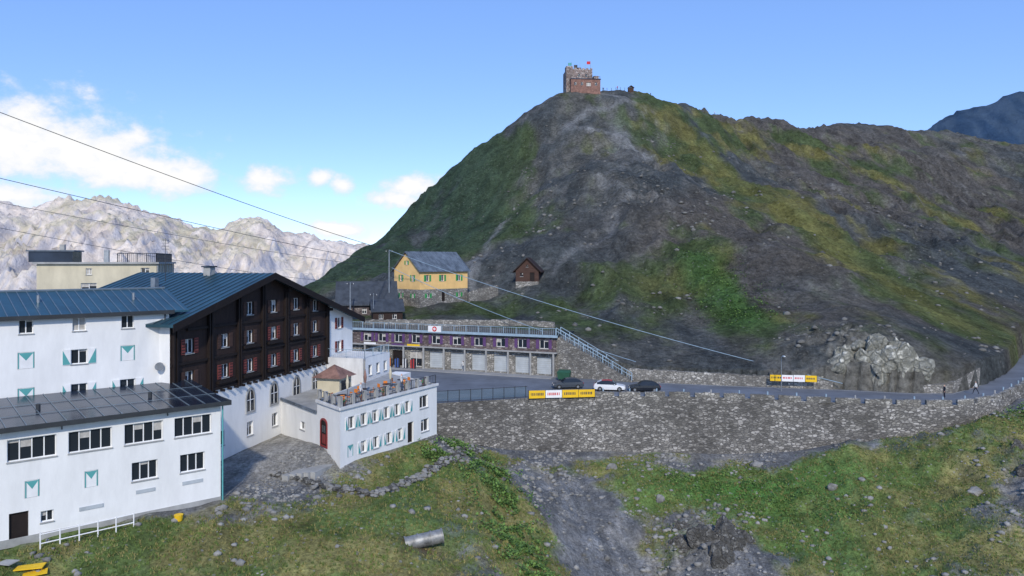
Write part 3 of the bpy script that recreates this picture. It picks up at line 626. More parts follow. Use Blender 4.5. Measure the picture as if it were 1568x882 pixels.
fbox(rf,fc,8,8.5,-9,-8.5,-3.5,-1.6,'metal')
bm.cyl(fc.p(10,-9,-2),fc.p(10,-9,2.3),.04,.02,'iron',6)
for k in range(4): bm.cyl(fc.p(9.5,-9,1.2+.3*k),fc.p(10.5,-9,1.2+.3*k),.02,.02,'iron',5)
wl.obj('plaster_walls',e); wb_.obj('timber_facade',e); wn.obj('windows',e); sh.obj('shutters',e); rf.obj('roof',e); bm.obj('beams_and_bargeboards',e)

# ---------------------------------------------------------------- terrace annex
e=empty('white_terrace_annex'); fa_=F((-15.4,67.3),(.478,.878),(.878,-.478)); fb_=F((-15.4,67.3),(-.617,.787),(-.787,-.617))
wl=MB(); wn=MB(); sh=MB(); rl=MB(); ops=[]
for s in (1.5,3.2,4.9,6.6,8.3,10.0): ops.append((s,-14.75,.85,1.15,'win')); 
ops+=[(12.9,-14.7,1.5,1.3,'win')]
for s in (1.4,3.2,5.0,7.0): ops.append((s,-17.3,.8,1.1,'tri' if s<2 else 'win')); 
ops+=[(8.8,-17.3,.8,1.2,'win'),(10.6,-17.45,1.0,2.1,'door'),(13.1,-17.2,1.4,1.3,'win')]
wall(wl,wn,fa_,0,15.3,-19.4,-13.2,ops,'white')
for o in ops:
    if o[2]<.9 and o[4]=='win': shutters(sh,fa_,o[0],o[1],o[2],o[3],'wbanner',.35,True)
fbox(wl,fa_,-.0,15.3,.003,.12,-19.5,-18.55,'stonel')
wall(wl,wn,fb_,0,5,-19,-13.2,[],'white')
wall(wl,wn,fb_,5.001,14.1,-19,-14.3,[(8.5,-16.2,1.2,.8,'win')],'white')
s=3.4
pts=[(s-.65,-17.15),(s+.65,-17.15),(s+.65,-15.2)]+[(s+.65*math.cos(t),-15.2+.4*math.sin(t)) for t in np.linspace(0,math.pi,9)[1:-1]]+[(s-.65,-15.2)]
def ringb(k,d): return [fb_.p(s+(a-s)*k,d,-16+(z+16)*k) for a,z in pts]
o1=ringb(1.15,.10); i1=ringb(1,.10); i0=ringb(1,.02); w0=ringb(1.15,0.0)
for q in range(len(pts)):
    r=(q+1)%len(pts); wn.poly([o1[q],o1[r],i1[r],i1[q]],'reddoor'); wn.poly([o1[q],o1[r],w0[r],w0[q]],'reddoor'); wn.poly([i1[q],i1[r],i0[r],i0[q]],'reddoor')
wn.poly(i0,'brown2'); 
for q in (-.35,.05): fbox(wn,fb_,s+q,s+q+.3,.022,.05,-17.0,-16.1,'reddoor'); fbox(wn,fb_,s+q,s+q+.3,.022,.05,-15.95,-15.3,'glass')
pw=[(-15.42,67.42),(-8.15,80.7),(-8.15-6.5,80.7+8.3),(-15.42-3.1,67.42+3.93)]
wl.poly([(*p,-13.28) for p in pw],'conc')
wl.poly([(*pw[2],-19),(*pw[1],-19),(*pw[1],-13.2),(*pw[2],-13.2)],'white'); wl.poly([(*pw[3],-15),(*pw[2],-15),(*pw[2],-13.2),(*pw[3],-13.2)],'white')
wl.poly([(-18.4,71.3,-14.38),(-14.6,89,-14.38),(-20.9,89.9,-14.38),(-24.0,78.3,-14.38)],'conc')
fbox(wl,fa_,-.15,15.4,.003,.18,-13.35,-13.1,'white2'); fbox(wl,fb_,-.15,5,.003,.18,-13.35,-13.1,'white2'); fbox(wl,fb_,5.02,14,.003,.15,-14.45,-14.2,'roofgrey')
def railing(mb,p0,p1,z0,z1,h=.95,step=.22,m='railblue',post=2.0,r=.03,rails=(1.,)):
    p0=Vector(p0);p1=Vector(p1); L_=(p1-p0).length; n=max(1,int(L_/post))
    for i in range(n+1):
        q=p0.lerp(p1,i/n); z=z0+(z1-z0)*i/n; mb.cyl((q.x,q.y,z),(q.x,q.y,z+h),r*1.4,r*1.4,m,6)
    for k in rails: mb.cyl((p0.x,p0.y,z0+h*k),(p1.x,p1.y,z1+h*k),r,r,m,6)
    if step:
        n=int(L_/step)
        for i in range(n+1):
            q=p0.lerp(p1,i/n); z=z0+(z1-z0)*i/n; mb.cyl((q.x,q.y,z),(q.x,q.y,z+h),r*.5,r*.5,m,4,False)
def P2(t): return (t[0],t[1])
railing(rl,P2(fa_.p(.1,-.1,0)),P2(fa_.p(15.2,-.1,0)),-13.15,-13.15,.95,.5,'iron',1.9,.035,(1.,.15))
railing(rl,P2(fb_.p(.1,-.1,0)),P2(fb_.p(4.9,-.1,0)),-13.15,-13.15,.95,.5,'iron',1.6,.035,(1.,.15))
for s_ in np.arange(.2,15.3,1.68): fbox(rl,fa_,s_-.16,s_+.16,-.33,-.01,-13.15,-12.15,'conc')
for s_ in (1.8,3.4,4.8): fbox(rl,fb_,s_-.16,s_+.16,-.33,-.01,-13.15,-12.15,'conc')
ft=F((-20.2,80.5),UC,NC)
fbox(wl,ft,-1.3,1.3,0,2.6,-14.3,-12.2,'cream')
ap=ft.p(0,1.3,-11.0); bs=[ft.p(-1.8,-.4,-12.25),ft.p(1.8,-.4,-12.25),ft.p(1.8,3.0,-12.25),ft.p(-1.8,3.0,-12.25)]
for i in range(4): wl.poly([bs[i],bs[(i+1)%4],ap],'brickred')
wl.poly(bs,'brown2')
fbox(wn,ft,-.9,.9,2.602,2.63,-13.9,-12.6,'glass')
fd=F(fc.p(25.5,.05,0)[:2],UC,NC); 
wall(wl,wn,F(fd.p(0,5,0)[:2],UC,NC),0,6.5,-19,-11.1,[(1.2,-12.6,.9,1.2,'win'),(3.2,-12.6,.9,1.2,'win'),(5.2,-12.6,.9,1.2,'win')],'white')
fbox(wl,fd,0,6.5,.05,4.7,-19,-11.15,'white2'); railing(rl,P2(fd.p(0,4.9,0)),P2(fd.p(6.4,4.9,0)),-11.1,-11.1,.95,.25,'railblue',1.6)
railing(rl,P2(fd.p(0,.2,0)),P2(fd.p(0,4.9,0)),-11.1,-11.1,.95,.25,'railblue',1.6)
fbox(wl,F(fd.p(2,6,0)[:2],UC,NC),0,4,0,2,-19,-13.4,'white')
wl.obj('walls',e); wn.obj('windows_and_doors',e); sh.obj('shutters',e); rl.obj('balustrade',e)
def table(name,x,y,z):
    e=empty(name); mb=MB(); mb.cyl((x,y,z+.72),(x,y,z+.76),.45,.45,'brown',14); mb.cyl((x,y,z),(x,y,z+.72),.04,.04,'iron',6); mb.cyl((x,y,z),(x,y,z+.03),.25,.25,'iron',10); mb.obj('table',e)
    cb=MB()
    for k in range(3):
        t=k*2.1+x; cx,cy=x+.85*math.cos(t),y+.85*math.sin(t); fr=F((cx,cy),(-math.sin(t),math.cos(t)),(math.cos(t),math.sin(t)))
        fbox(cb,fr,-.2,.2,-.2,.2,z+.43,z+.47,'cl_orange'); fbox(cb,fr,-.2,.2,.17,.2,z+.55,z+.9,'cl_orange')
        for a in (-.18,.16):
            for b_ in (-.18,.17): fbox(cb,fr,a,a+.03,b_,b_+.03,z,z+.43 if b_<0 else z+.55,'iron')
    cb.obj('chairs',e)
for s_,d_ in ((2.5,-2),(6,-2.4),(9.5,-2.2),(12.5,-2.6)): q=fa_.p(s_,d_,0); table('terrace_table',q[0],q[1],-13.28)
def planter(x,y,z,fl_='cl_red'):
    e=empty('flower_planter'); mb=MB(); mb.cyl((x,y,z),(x,y,z+.4),.2,.28,'brickred',10); mb.obj('pot',e); lb=MB(); r=random.Random(int(x*100))
    for k in range(70):
        c=Vector((x+r.gauss(0,.16),y+r.gauss(0,.16),z+.42+abs(r.gauss(0,.16)))); a=Vector((r.gauss(0,1),r.gauss(0,1),r.gauss(0,1))).normalized()*.07; b_=a.orthogonal().normalized()*.05
        lb.poly([c-a,c+b_,c+a,c-b_],fl_ if r.random()<.4 else 'green')
    lb.obj('flowers',e)
for s_ in (1.2,4,7.2,10.8,14): q=fa_.p(s_,-.7,0); planter(q[0],q[1],-13.28)
def parasol(x,y,z,c):
    e=empty('closed_parasol'); mb=MB(); mb.cyl((x,y,z),(x,y,z+2.4),.03,.03,'iron',6); mb.cyl((x,y,z+1.0),(x,y,z+1.6),.1,.17,c,8); mb.cyl((x,y,z+1.6),(x,y,z+2.35),.17,.03,c,8); mb.cyl((x,y,z),(x,y,z+.08),.3,.3,'conc',10); mb.obj('canopy_and_pole',e)
for s_,d_,c in ((4.2,-2.8,'cream'),(11,-2.9,'cream'),(7.8,-3.6,'brickred')): q=fa_.p(s_,d_,0); parasol(q[0],q[1],-13.28,c)

# ---------------------------------------------------------------- shop row
e=empty('shop_row_building'); fs=F((6.9,117),(-.927,.374),(-.374,-.927)); wl=MB(); wn=MB(); sh=MB(); rf=MB(); ops=[]
cs=[2.04,5.7,9.4,13.3,17.2,21.1,24.9,28.3,31.5,34.4]
for i,s in enumerate(cs):
    ops.append((s,-13.05,1.5,1.35,'win'))
    for a in (s-1.3,s+.8): fbox(sh,fs,a,a+.5,.01,.07,-13.75,-12.3,'purple')
wall(wl,wn,fs,0,37.4,-14.3,-11.75,ops,'stoneb')
ops=[(s,-16.4,2.5,2.7,'doorw') for s in cs[:6]]+[(s,-16.4,2.3,2.6,'door' if i%2 else 'win') for i,s in enumerate(cs[6:])]
wall(wl,wn,fs,0,37.4,-18,-14.3,ops,'stonel',.3)
for s in cs[:6]:
    for k in range(8): fbox(wn,fs,s-1.2,s+1.2,-.29,-.27,-17.7+k*.33,-17.68+k*.33,'conc')
fbox(rf,fs,-.3,37.6,0.01,.9,-14.35,-14.2,'conc')
for s in np.arange(.1,37,3.8): fbox(rf,fs,s,s+.25,.6,.85,-18,-14.35,'conc')
fbox(wl,fs,.0,37.4,-8,-.32,-18,-11.8,'conc')
fbox(rf,fs,-.4,37.8,-8.2,.5,-11.75,-11.55,'roofdark'); fbox(rf,fs,-.4,37.8,.5,.58,-11.9,-11.5,'railblue')
railing(rf,P2(fs.p(0,.3,0)),P2(fs.p(37.4,.3,0)),-11.5,-11.5,1.0,.35,'railblue',2.2,.04)
for i,(a,c) in enumerate(((21,'wbanner'),(28,'purple'),(33.5,'wbanner'),(25,'ybanner'))): fbox(sh,fs,a-1.2,a+1.2,.6,.66,-11.7 if i<1 else -14.2,-10.7 if i<1 else -13.9,c)
sh.cyl(fs.p(21,.67,-11.2),fs.p(21,.7,-11.2),.42,.42,'swissred',16); fbox(sh,fs,20.7,21.3,.70,.72,-11.27,-11.13,'wbanner'); fbox(sh,fs,20.93,21.07,.721,.735,-11.45,-10.95,'wbanner')
for k,c in enumerate(('cl_red','cl_white','cl_blue','cl_orange','cl_dark','cl_white','purple','cl_red')):
    a=24.2+k*1.5
    for j in range(4): fbox(sh,fs,a+j*.24,a+j*.24+.2,1.3,1.42,-17.9+.1*(j%2),-16.4+.12*(j%3),c if j%2 else 'cl_dark')
wl.obj('walls',e); wn.obj('windows_and_roller_doors',e); sh.obj('signs_and_shutters',e); rf.obj('roof_terrace',e)
mb=MB(); fbox(mb,fs,0,37,.02,2.6,-18.02,-17.88,'pave'); mb.obj('pavement')
e=empty('stone_staircase'); mb=MB(); rl=MB(); A_=Vector((6.9,117.2,-11.6)); B_=Vector((17.8,111.6,-17.9)); d=(B_-A_); n=36; u=Vector((d.x,d.y,0)).normalized(); nn=Vector((-u.y,u.x,0))
for i in range(n):
    a=A_+Vector((d.x,d.y,0))*(i/n); b_=A_+Vector((d.x,d.y,0))*((i+1)/n); z=A_.z+d.z*(i+1)/n+.17
    mb.hexa([(a.x,a.y,-18.2),(b_.x,b_.y,-18.2),(b_.x+nn.x*1.8,b_.y+nn.y*1.8,-18.2),(a.x+nn.x*1.8,a.y+nn.y*1.8,-18.2),(a.x,a.y,z),(b_.x,b_.y,z),(b_.x+nn.x*1.8,b_.y+nn.y*1.8,z),(a.x+nn.x*1.8,a.y+nn.y*1.8,z)],'stonel')
railing(rl,A_.xy,B_.xy,A_.z+.1,B_.z+.2,1.1,.4,'railblue',1.5,.05,(1.,.55)); railing(rl,(A_+nn*1.75).xy,(B_+nn*1.75).xy,A_.z+.1,B_.z+.2,1.1,0,'railblue',1.5,.05,(1.,.55))
mb.obj('steps',e); rl.obj('handrails',e)

# ---------------------------------------------------------------- gable houses
def gable_house(name,fr,L_,W,z0,ze,zr,wm,rm,opsF,opsG,base=None,shut=None,ovh=.5,gm=None,seamm='seam'):
    e=empty(name); wl=MB(); wn=MB(); rf=MB(); sh=MB()
    v_=-fr.n; fg=F((fr.o.x,fr.o.y),(v_.x,v_.y),(-fr.u.x,-fr.u.y))
    if base:
        wall(wl,wn,fr,0,L_,z0,base[0],[o for o in opsF if o[1]<base[0]],base[1]); wall(wl,wn,fr,0,L_,base[0],ze,[o for o in opsF if o[1]>base[0]],wm)
        wall(wl,wn,fg,0,W,z0,base[0],[o for o in opsG if o[1]<base[0]],base[1]); wall(wl,wn,fg,0,W,base[0],zr,[o for o in opsG if o[1]>base[0]],gm or wm,roof=(0,W/2,W,ze,zr,ze))
    else:
        wall(wl,wn,fr,0,L_,z0,ze,opsF,wm); wall(wl,wn,fg,0,W,z0,zr,opsG,gm or wm,roof=(0,W/2,W,ze,zr,ze))
    f2=F(fr.p(L_,0,0)[:2],(v_.x,v_.y),(fr.u.x,fr.u.y)); wall(wl,wn,f2,0,W,z0,zr,[],wm,roof=(0,W/2,W,ze,zr,ze))
    f3=F(fr.p(0,-W,0)[:2],(fr.u.x,fr.u.y),(v_.x,v_.y)); wall(wl,wn,f3,0,L_,z0,ze,[],wm)
    if shut:
        for o in opsF:
            if o[4]=='win': shutters(sh,fr,o[0],o[1],o[2],o[3],shut,.45)
        for o in opsG:
            if o[4]=='win': shutters(sh,fg,o[0],o[1],o[2],o[3],shut,.35)
    k=(zr-ze)/(W/2)
    seamroof(rf,fr,-ovh,L_+ovh,ovh,ze-k*ovh+.15,-W/2,zr+.15,rm,1.0,.15,seamm); seamroof(rf,fr,-ovh,L_+ovh,-W-ovh,ze-k*ovh+.15,-W/2,zr+.15,rm,1.0,.15,seamm)
    wl.obj('walls',e); wn.obj('windows',e); rf.obj('roof',e)
    if sh.v: sh.obj('shutters',e)
    return e
r2=math.sqrt(.5)
fy=F((-18.8,153),(r2,r2),(r2,-r2))
gable_house('yellow_house',fy,13,8.7,-9.6,-1.8,1.9,'yellow','roofgrey',[(2,-3.5,.9,1.3,'win'),(6,-3.5,.9,1.3,'win'),(10.6,-3.5,.9,1.3,'win'),(2.2,-7.1,.8,.9,'win'),(6.3,-7.4,1,1.9,'door'),(10.6,-7.1,.8,.9,'win')],[(4.35,-.3,.7,.8,'win'),(2.3,-3.5,.8,1.3,'win'),(6.3,-3.5,.8,1.3,'win'),(2.3,-7.1,.8,.9,'win'),(6.3,-7.1,.8,.9,'win')],base=(-5.8,'stonel'),shut='green')
e=empty('wooden_cabin'); wl=MB(); wn=MB(); rf=MB(); fg=F((.8,162.8),(.98,-.15),(-.15,-.98))
wall(wl,wn,fg,0,5,-7,.6,[(1.3,-2.9,.7,.8,'win'),(3.6,-3.4,1.0,1.9,'door'),(2.5,-1.0,.5,.5,'win')],'cabin',roof=(0,2.5,5,-1.8,.6,-1.8),fm='cabin')
fbox(wl,fg,0,5,-.003,.08,-7,-4.4,'stonel'); wall(wl,wn,F(fg.p(0,-6,0)[:2],(.98,-.15),(.15,.98)),0,5,-7,.6,[],'cabin',roof=(0,2.5,5,-1.8,.6,-1.8))
for s in (0,5): wl.poly([fg.p(s,0,-7),fg.p(s,-6,-7),fg.p(s,-6,-1.8),fg.p(s,0,-1.8)],'cabin')
for (sa,za,sb,zb) in ((-.6,-2.35,2.5,.7),(2.5,.7,5.6,-2.35)): rf.hexa([fg.p(sa,.5,za-.12),fg.p(sb,.5,zb-.12),fg.p(sb,-6.5,zb-.12),fg.p(sa,-6.5,za-.12),fg.p(sa,.5,za+.1),fg.p(sb,.5,zb+.1),fg.p(sb,-6.5,zb+.1),fg.p(sa,-6.5,za+.1)],'brown')
wl.obj('walls',e); wn.obj('door_and_windows',e); rf.obj('roof',e)
fh=F((-34,147),(.98,.2),(.2,-.98)); gable_house('slate_roof_house',fh,11,9,-13,-8.2,-4.2,'stoneb','roofslate',[(2,-9.8,.9,1,'win'),(5,-9.8,.9,1,'win'),(8.5,-9.8,.9,1,'win')],[(4.5,-9.8,.9,1,'win')],ovh=.6,seamm='roofslate')
fh=F((-26,140.5),(.97,.24),(.24,-.97)); gable_house('slate_roof_house',fh,5.5,6,-13,-9.3,-7.4,'brown','roofslate',[(1.5,-10.4,.8,.9,'win'),(4,-10.4,.8,.9,'win')],[],ovh=.4,seamm='roofslate')
e=empty('cream_flat_roof_building'); f_=F((-40.7,86),(-.97,-.25),(.25,-.97)); wl=MB(); wn=MB(); rf=MB()
wall(wl,wn,f_,0,12.2,-18,-.3,[(7,-1.15,.6,.7,'curt'),(7,-3.0,1.6,1.1,'strip'),(1.2,-1.2,.9,.9,'win'),(1.2,-3,.9,.9,'win')],'cream')
fbox(wl,f_,0,12.2,-10,-.3,-18,-.32,'cream'); fbox(rf,f_,-.3,12.5,-10.2,.35,-.3,-.1,'conc')
railing(rf,P2(f_.p(0,.2,0)),P2(f_.p(4,.2,0)),-.1,-.1,1.0,.2,'iron',1,.04); railing(rf,P2(f_.p(0,.2,0)),P2(f_.p(0,-9,0)),-.1,-.1,1.0,.2,'iron',1,.04)
fbox(rf,f_,8.8,13.2,-4,-.6,-.1,1.1,'roofdark'); fbox(rf,f_,8.6,13.4,-4.2,-.4,1.1,1.25,'roofgrey'); fbox(rf,f_,5.6,6.1,-3,-2.5,-.1,1.3,'metal'); fbox(rf,f_,10,10.5,-2.4,-1.9,1.25,1.9,'conc')
for q in np.arange(0,9.9,1.4): rf.cyl(f_.p(-.1,-q,-12),f_.p(-.1,-q,-.3),.06,.06,'conc',6)
wl.obj('walls',e); wn.obj('windows',e); rf.obj('roof_and_railing',e)

# ---------------------------------------------------------------- summit refuge
e=empty('summit_stone_refuge'); wl=MB(); wn=MB(); fg=MB(); fr=F((22.2,304),(.995,.1),(.1,-.995))
z0=68.5
wall(wl,wn,fr,0,10.5,z0-3,77.9,[(2.2,75.4,.9,1.2,'win'),(5,75.4,.9,1.2,'win'),(8,75.4,.9,1.2,'win')],'stonered',.3); fbox(wl,fr,0,10.5,-9,-.4,z0-3,77.8,'stonered')
for k in range(7): fbox(wl,fr,.0+k*1.6,.9+k*1.6,-.4,.0,77.9,78.4,'stonered')
for k in range(6): fbox(wl,fr,10.1,10.5,-1-k*1.5,-.4-k*1.5,77.8,78.4,'stonered')
fbox(wl,fr,-.3,2.4,-3,.4,z0-3,78.9,'stonered')
wall(wl,wn,F(fr.p(1.2,2.8,0)[:2],(.995,.1),(.1,-.995)),0,12,z0-4,73.2,[(1.8,71.4,1,1.2,'win'),(4.5,71.4,1,1.2,'win'),(7.2,71.2,1.8,1.5,'curt'),(10.2,71.4,1,1.2,'win')],'brickred',.25)
fbox(wl,fr,1.2,13.2,-6,2.5,z0-4,73.1,'brickred'); fbox(wl,fr,1.0,13.4,-6,3,73.2,73.45,'roofdark')
fbox(wl,fr,11,13,-4,.5,73.45,75.2,'stonered'); fbox(wl,fr,4,6.5,-6,-3,77.8,79.3,'cabin')
railing(fg,P2(fr.p(1.2,2.8,0)),P2(fr.p(13,2.8,0)),73.45,73.45,1,.8,'iron',2,.05)
for (s_,h,c) in ((9.8,3.4,'swissred'),(.6,2.6,'teal'),(3,1.8,'iron'),(5.5,2.4,None),(7.6,1.9,None),(2.0,3.0,None)):
    a=fr.p(s_,-.5,77.8); fg.cyl(a,(a[0],a[1],77.9+h),.07,.05,'metal',6)
    if c: 
        for k in range(4):
            x0=a[0]+k*.35-(1.5 if s_>5 else 0); fg.poly([(x0,a[1]+.1*math.sin(k),76.7+h),(x0+.35,a[1]+.1*math.sin(k+1),76.7+h),(x0+.35,a[1]+.1*math.sin(k+1),77.9+h),(x0,a[1]+.1*math.sin(k),77.9+h)],c)
wl.obj('walls',e); wn.obj('windows',e); fg.obj('flags_and_railings',e)
e=empty('summit_hut'); wl=MB(); hz=float(zB(np.array([50.]),np.array([316.]))[0]); f_=F((49,316),(1,0),(0,-1)); fbox(wl,f_,0,2.2,-2,0,hz-1,hz+1.9,'cabin')
wl.poly([f_.p(-.2,.2,hz+1.9),f_.p(2.4,.2,hz+1.9),f_.p(1.1,.2,hz+2.8)],'brown2'); wl.poly([f_.p(-.3,.3,hz+1.85),f_.p(1.1,.3,hz+2.85),f_.p(1.1,-2.2,hz+2.85),f_.p(-.3,-2.2,hz+1.85)],'roofgrey'); wl.poly([f_.p(2.5,.3,hz+1.85),f_.p(1.1,.3,hz+2.85),f_.p(1.1,-2.2,hz+2.85),f_.p(2.5,-2.2,hz+1.85)],'roofgrey'); wl.obj('hut_body',e)
mb=MB()
for k in range(9):
    x=34+k*1.9; y=313+k*.3; z=float(zB(np.array([x]),np.array([y]))[0]); mb.cyl((x,y,z-.3),(x,y,z+1.3),.08,.08,'iron',5)
mb.obj('ridge_fence_posts')

# ---------------------------------------------------------------- poles & cables
def curve(name,pts,r,sag=0,m='cable',grow=1.0):
    cu=bpy.data.curves.new(name,'CURVE'); cu.dimensions='3D'; cu.bevel_depth=r; cu.bevel_resolution=1; sp=cu.splines.new('POLY'); a,b_=Vector(pts[0]),Vector(pts[1]); n=24; sp.points.add(n)
    for i in range(n+1):
        t=i/n; p=a.lerp(b_,t); p.z-=sag*4*t*(1-t); sp.points[i].co=(*p,1); sp.points[i].radius=1+(grow-1)*t
    cu.materials.append(M[m]); o=bpy.data.objects.new(name,cu); scene.collection.objects.link(o); return o
def upole(x,y,zt,zb,r=.13):
    e=empty('utility_pole'); mb=MB(); mb.cyl((x,y,zb),(x,y,zt),r*1.2,r*.8,'metal',8); mb.cyl((x-.7,y,zt-.4),(x+.7,y,zt-.4),.05,.05,'iron',6)
    for q in (-.6,0,.6): mb.cyl((x+q,y,zt-.4),(x+q,y,zt-.15),.05,.03,'wbanner',6)
    mb.obj('mast_and_crossarm',e)
upole(-24.7,151,2.3,-10); upole(-30.8,143,-4.0,-13,.12); upole(-26,141,-6,-13,.08)
curve('overhead_cable',[(-29.3,40,8.7),(-24.7,151,2.2)],.020,.5,grow=2.6)
curve('overhead_cable',[(-29.3,40,4.9),(-25.3,151,-.1)],.018,.4,grow=2.6)
curve('overhead_cable',[(-29.8,40,3.6),(-24.2,151,-1.3)],.013,.5,grow=2.6)
curve('overhead_cable',[(-30.5,40,2.4),(-30.8,143,-4)],.013,.7,grow=2.6)
curve('overhead_cable',[(-24.7,151,2.2),(46,104.5,-17)],.055,1.2,'railblue')
curve('overhead_cable',[(-24.2,151,-1.3),(18.5,112,-15)],.05,1.0,'railblue')
curve('overhead_cable',[(-24.7,151,1.8),(-30.8,143,-4)],.03,.4)
e=empty('street_lamp'); mb=MB(); mb.cyl((37.3,104,-18),(37.3,104,-13.2),.07,.05,'metal',8); mb.cyl((37.3,104,-13.2),(37.3,103.2,-13.0),.04,.04,'metal',6); mb.hexa([(37.15,102.7,-13.1),(37.45,102.7,-13.1),(37.45,103.3,-13.1),(37.15,103.3,-13.1),(37.2,102.75,-12.95),(37.4,102.75,-12.95),(37.4,103.3,-12.95),(37.2,103.3,-12.95)],'grey'); mb.obj('post_and_lantern',e)

# ---------------------------------------------------------------- vehicles
def car(name,x,y,z,ang,paint,accent=None,hatch=True):
    e=empty(name,(x,y,z)); e.rotation_euler=(0,0,ang); mb=MB()
    st=[(-2.15,.70,.38,.62,.70,.64),(-2.0,.82,.28,.72,.78,.74),(-1.2,.88,.25,.86,.80,.88),(-.95,.88,.25,.90,.76,.95),(-.35,.88,.25,.93,.62,1.40),(.2,.88,.25,.94,.60,1.47),(1.1,.88,.25,.95,.60,1.43),(1.75,.86,.27,.97,.62,1.18 if hatch else .99),(2.05,.82,.30,.95,.70,.98),(2.18,.74,.40,.80,.66,.82)]
    L=[]
    for (a,w,zb,zl,wr,zr) in st:
        b=len(mb.v); mb.v+=[(a,-w,zb),(a,-w*1.0,zl*.55+zb*.45),(a,-w*.97,zl),(a,-wr,zr),(a,wr,zr),(a,w*.97,zl),(a,w,zl*.55+zb*.45),(a,w,zb)]; L.append(b)
    for i in range(len(L)-1):
        for j in range(8):
            k=(j+1)%8; a,b=L[i],L[i+1]
            m=paint
            if j in (2,4) and 3<=i<=6: m='glass'
            if j==3 and i==3: m='glass'
            if j==3 and hatch and i==7: m='glass'
            if j==3 and accent and i in (4,5): m=accent
            mb.f.append([a+j,b+j,b+k,a+k]); mb.m.append(mb.mi(m))
    mb.f.append([L[0]+j for j in range(8)]); mb.m.append(mb.mi(paint)); mb.f.append([L[-1]+j for j in range(8)][::-1]); mb.m.append(mb.mi(paint))
    o=mb.obj('body',e)
    bv=o.modifiers.new('b','BEVEL'); bv.width=.04; bv.segments=2; bv.limit_method='ANGLE'
    wb=MB()
    for a in (-1.35,1.32):
        for s in (-1,1):
            wb.cyl((a,s*.70,.33),(a,s*.90,.33),.33,.33,'rubber',18); wb.cyl((a,s*.885,.33),(a,s*.91,.33),.19,.17,'metal',12)
    wb.obj('wheels',e); lb=MB()
    for s in (-1,1):
        lb.hexa([(-2.17,s*.45,.55),(-2.17,s*.72,.55),(-1.98,s*.76,.55),(-1.98,s*.45,.55),(-2.13,s*.45,.70),(-2.10,s*.72,.70),(-1.95,s*.78,.72),(-1.95,s*.45,.72)],'lamp')
        lb.hexa([(2.08,s*.5,.75),(2.08,s*.78,.75),(2.21,s*.72,.75),(2.21,s*.5,.75),(2.0,s*.5,.93),(2.0,s*.8,.93),(2.12,s*.74,.93),(2.12,s*.5,.93)],'swissred')
        lb.hexa([(-.75,s*.88,.9),(-.6,s*.88,.9),(-.6,s*1.03,.9),(-.75,s*1.03,.9),(-.75,s*.88,1.02),(-.6,s*.88,1.02),(-.6,s*1.03,1.02),(-.75,s*1.03,1.02)],paint)
    lb.obj('lights_and_mirrors',e)
car('black_car',18.3,103.9,-18,math.radians(-5),'carblack'); car('white_car',13.6,104.6,-18,math.radians(172),'carwhite','carred'); car('grey_car',7.9,106.5,-18,math.radians(5),'cardark')
e=empty('waste_container'); mb=MB(); f_=F((6.9,113),(1,-.3),(-.3,-1)); mb.hexa([f_.p(0,0,-17.75),f_.p(1.7,0,-17.75),f_.p(1.7,-1.0,-17.75),f_.p(0,-1.0,-17.75),f_.p(-.12,.1,-16.7),f_.p(1.82,.1,-16.7),f_.p(1.82,-1.1,-16.7),f_.p(-.12,-1.1,-16.7)],'dumpg'); mb.hexa([f_.p(-.15,.12,-16.7),f_.p(1.85,.12,-16.7),f_.p(1.85,-1.1,-16.7),f_.p(-.15,-1.1,-16.7),f_.p(0,-.2,-16.5),f_.p(1.7,-.2,-16.5),f_.p(1.7,-1.0,-16.4),f_.p(0,-1.0,-16.4)],'dumpg')
for a in (.2,1.5):
    for d_ in (-.15,-.85): mb.cyl(f_.p(a-.04,d_,-17.87),f_.p(a+.04,d_,-17.87),.12,.12,'rubber',10)
mb.obj('bin_body',e)

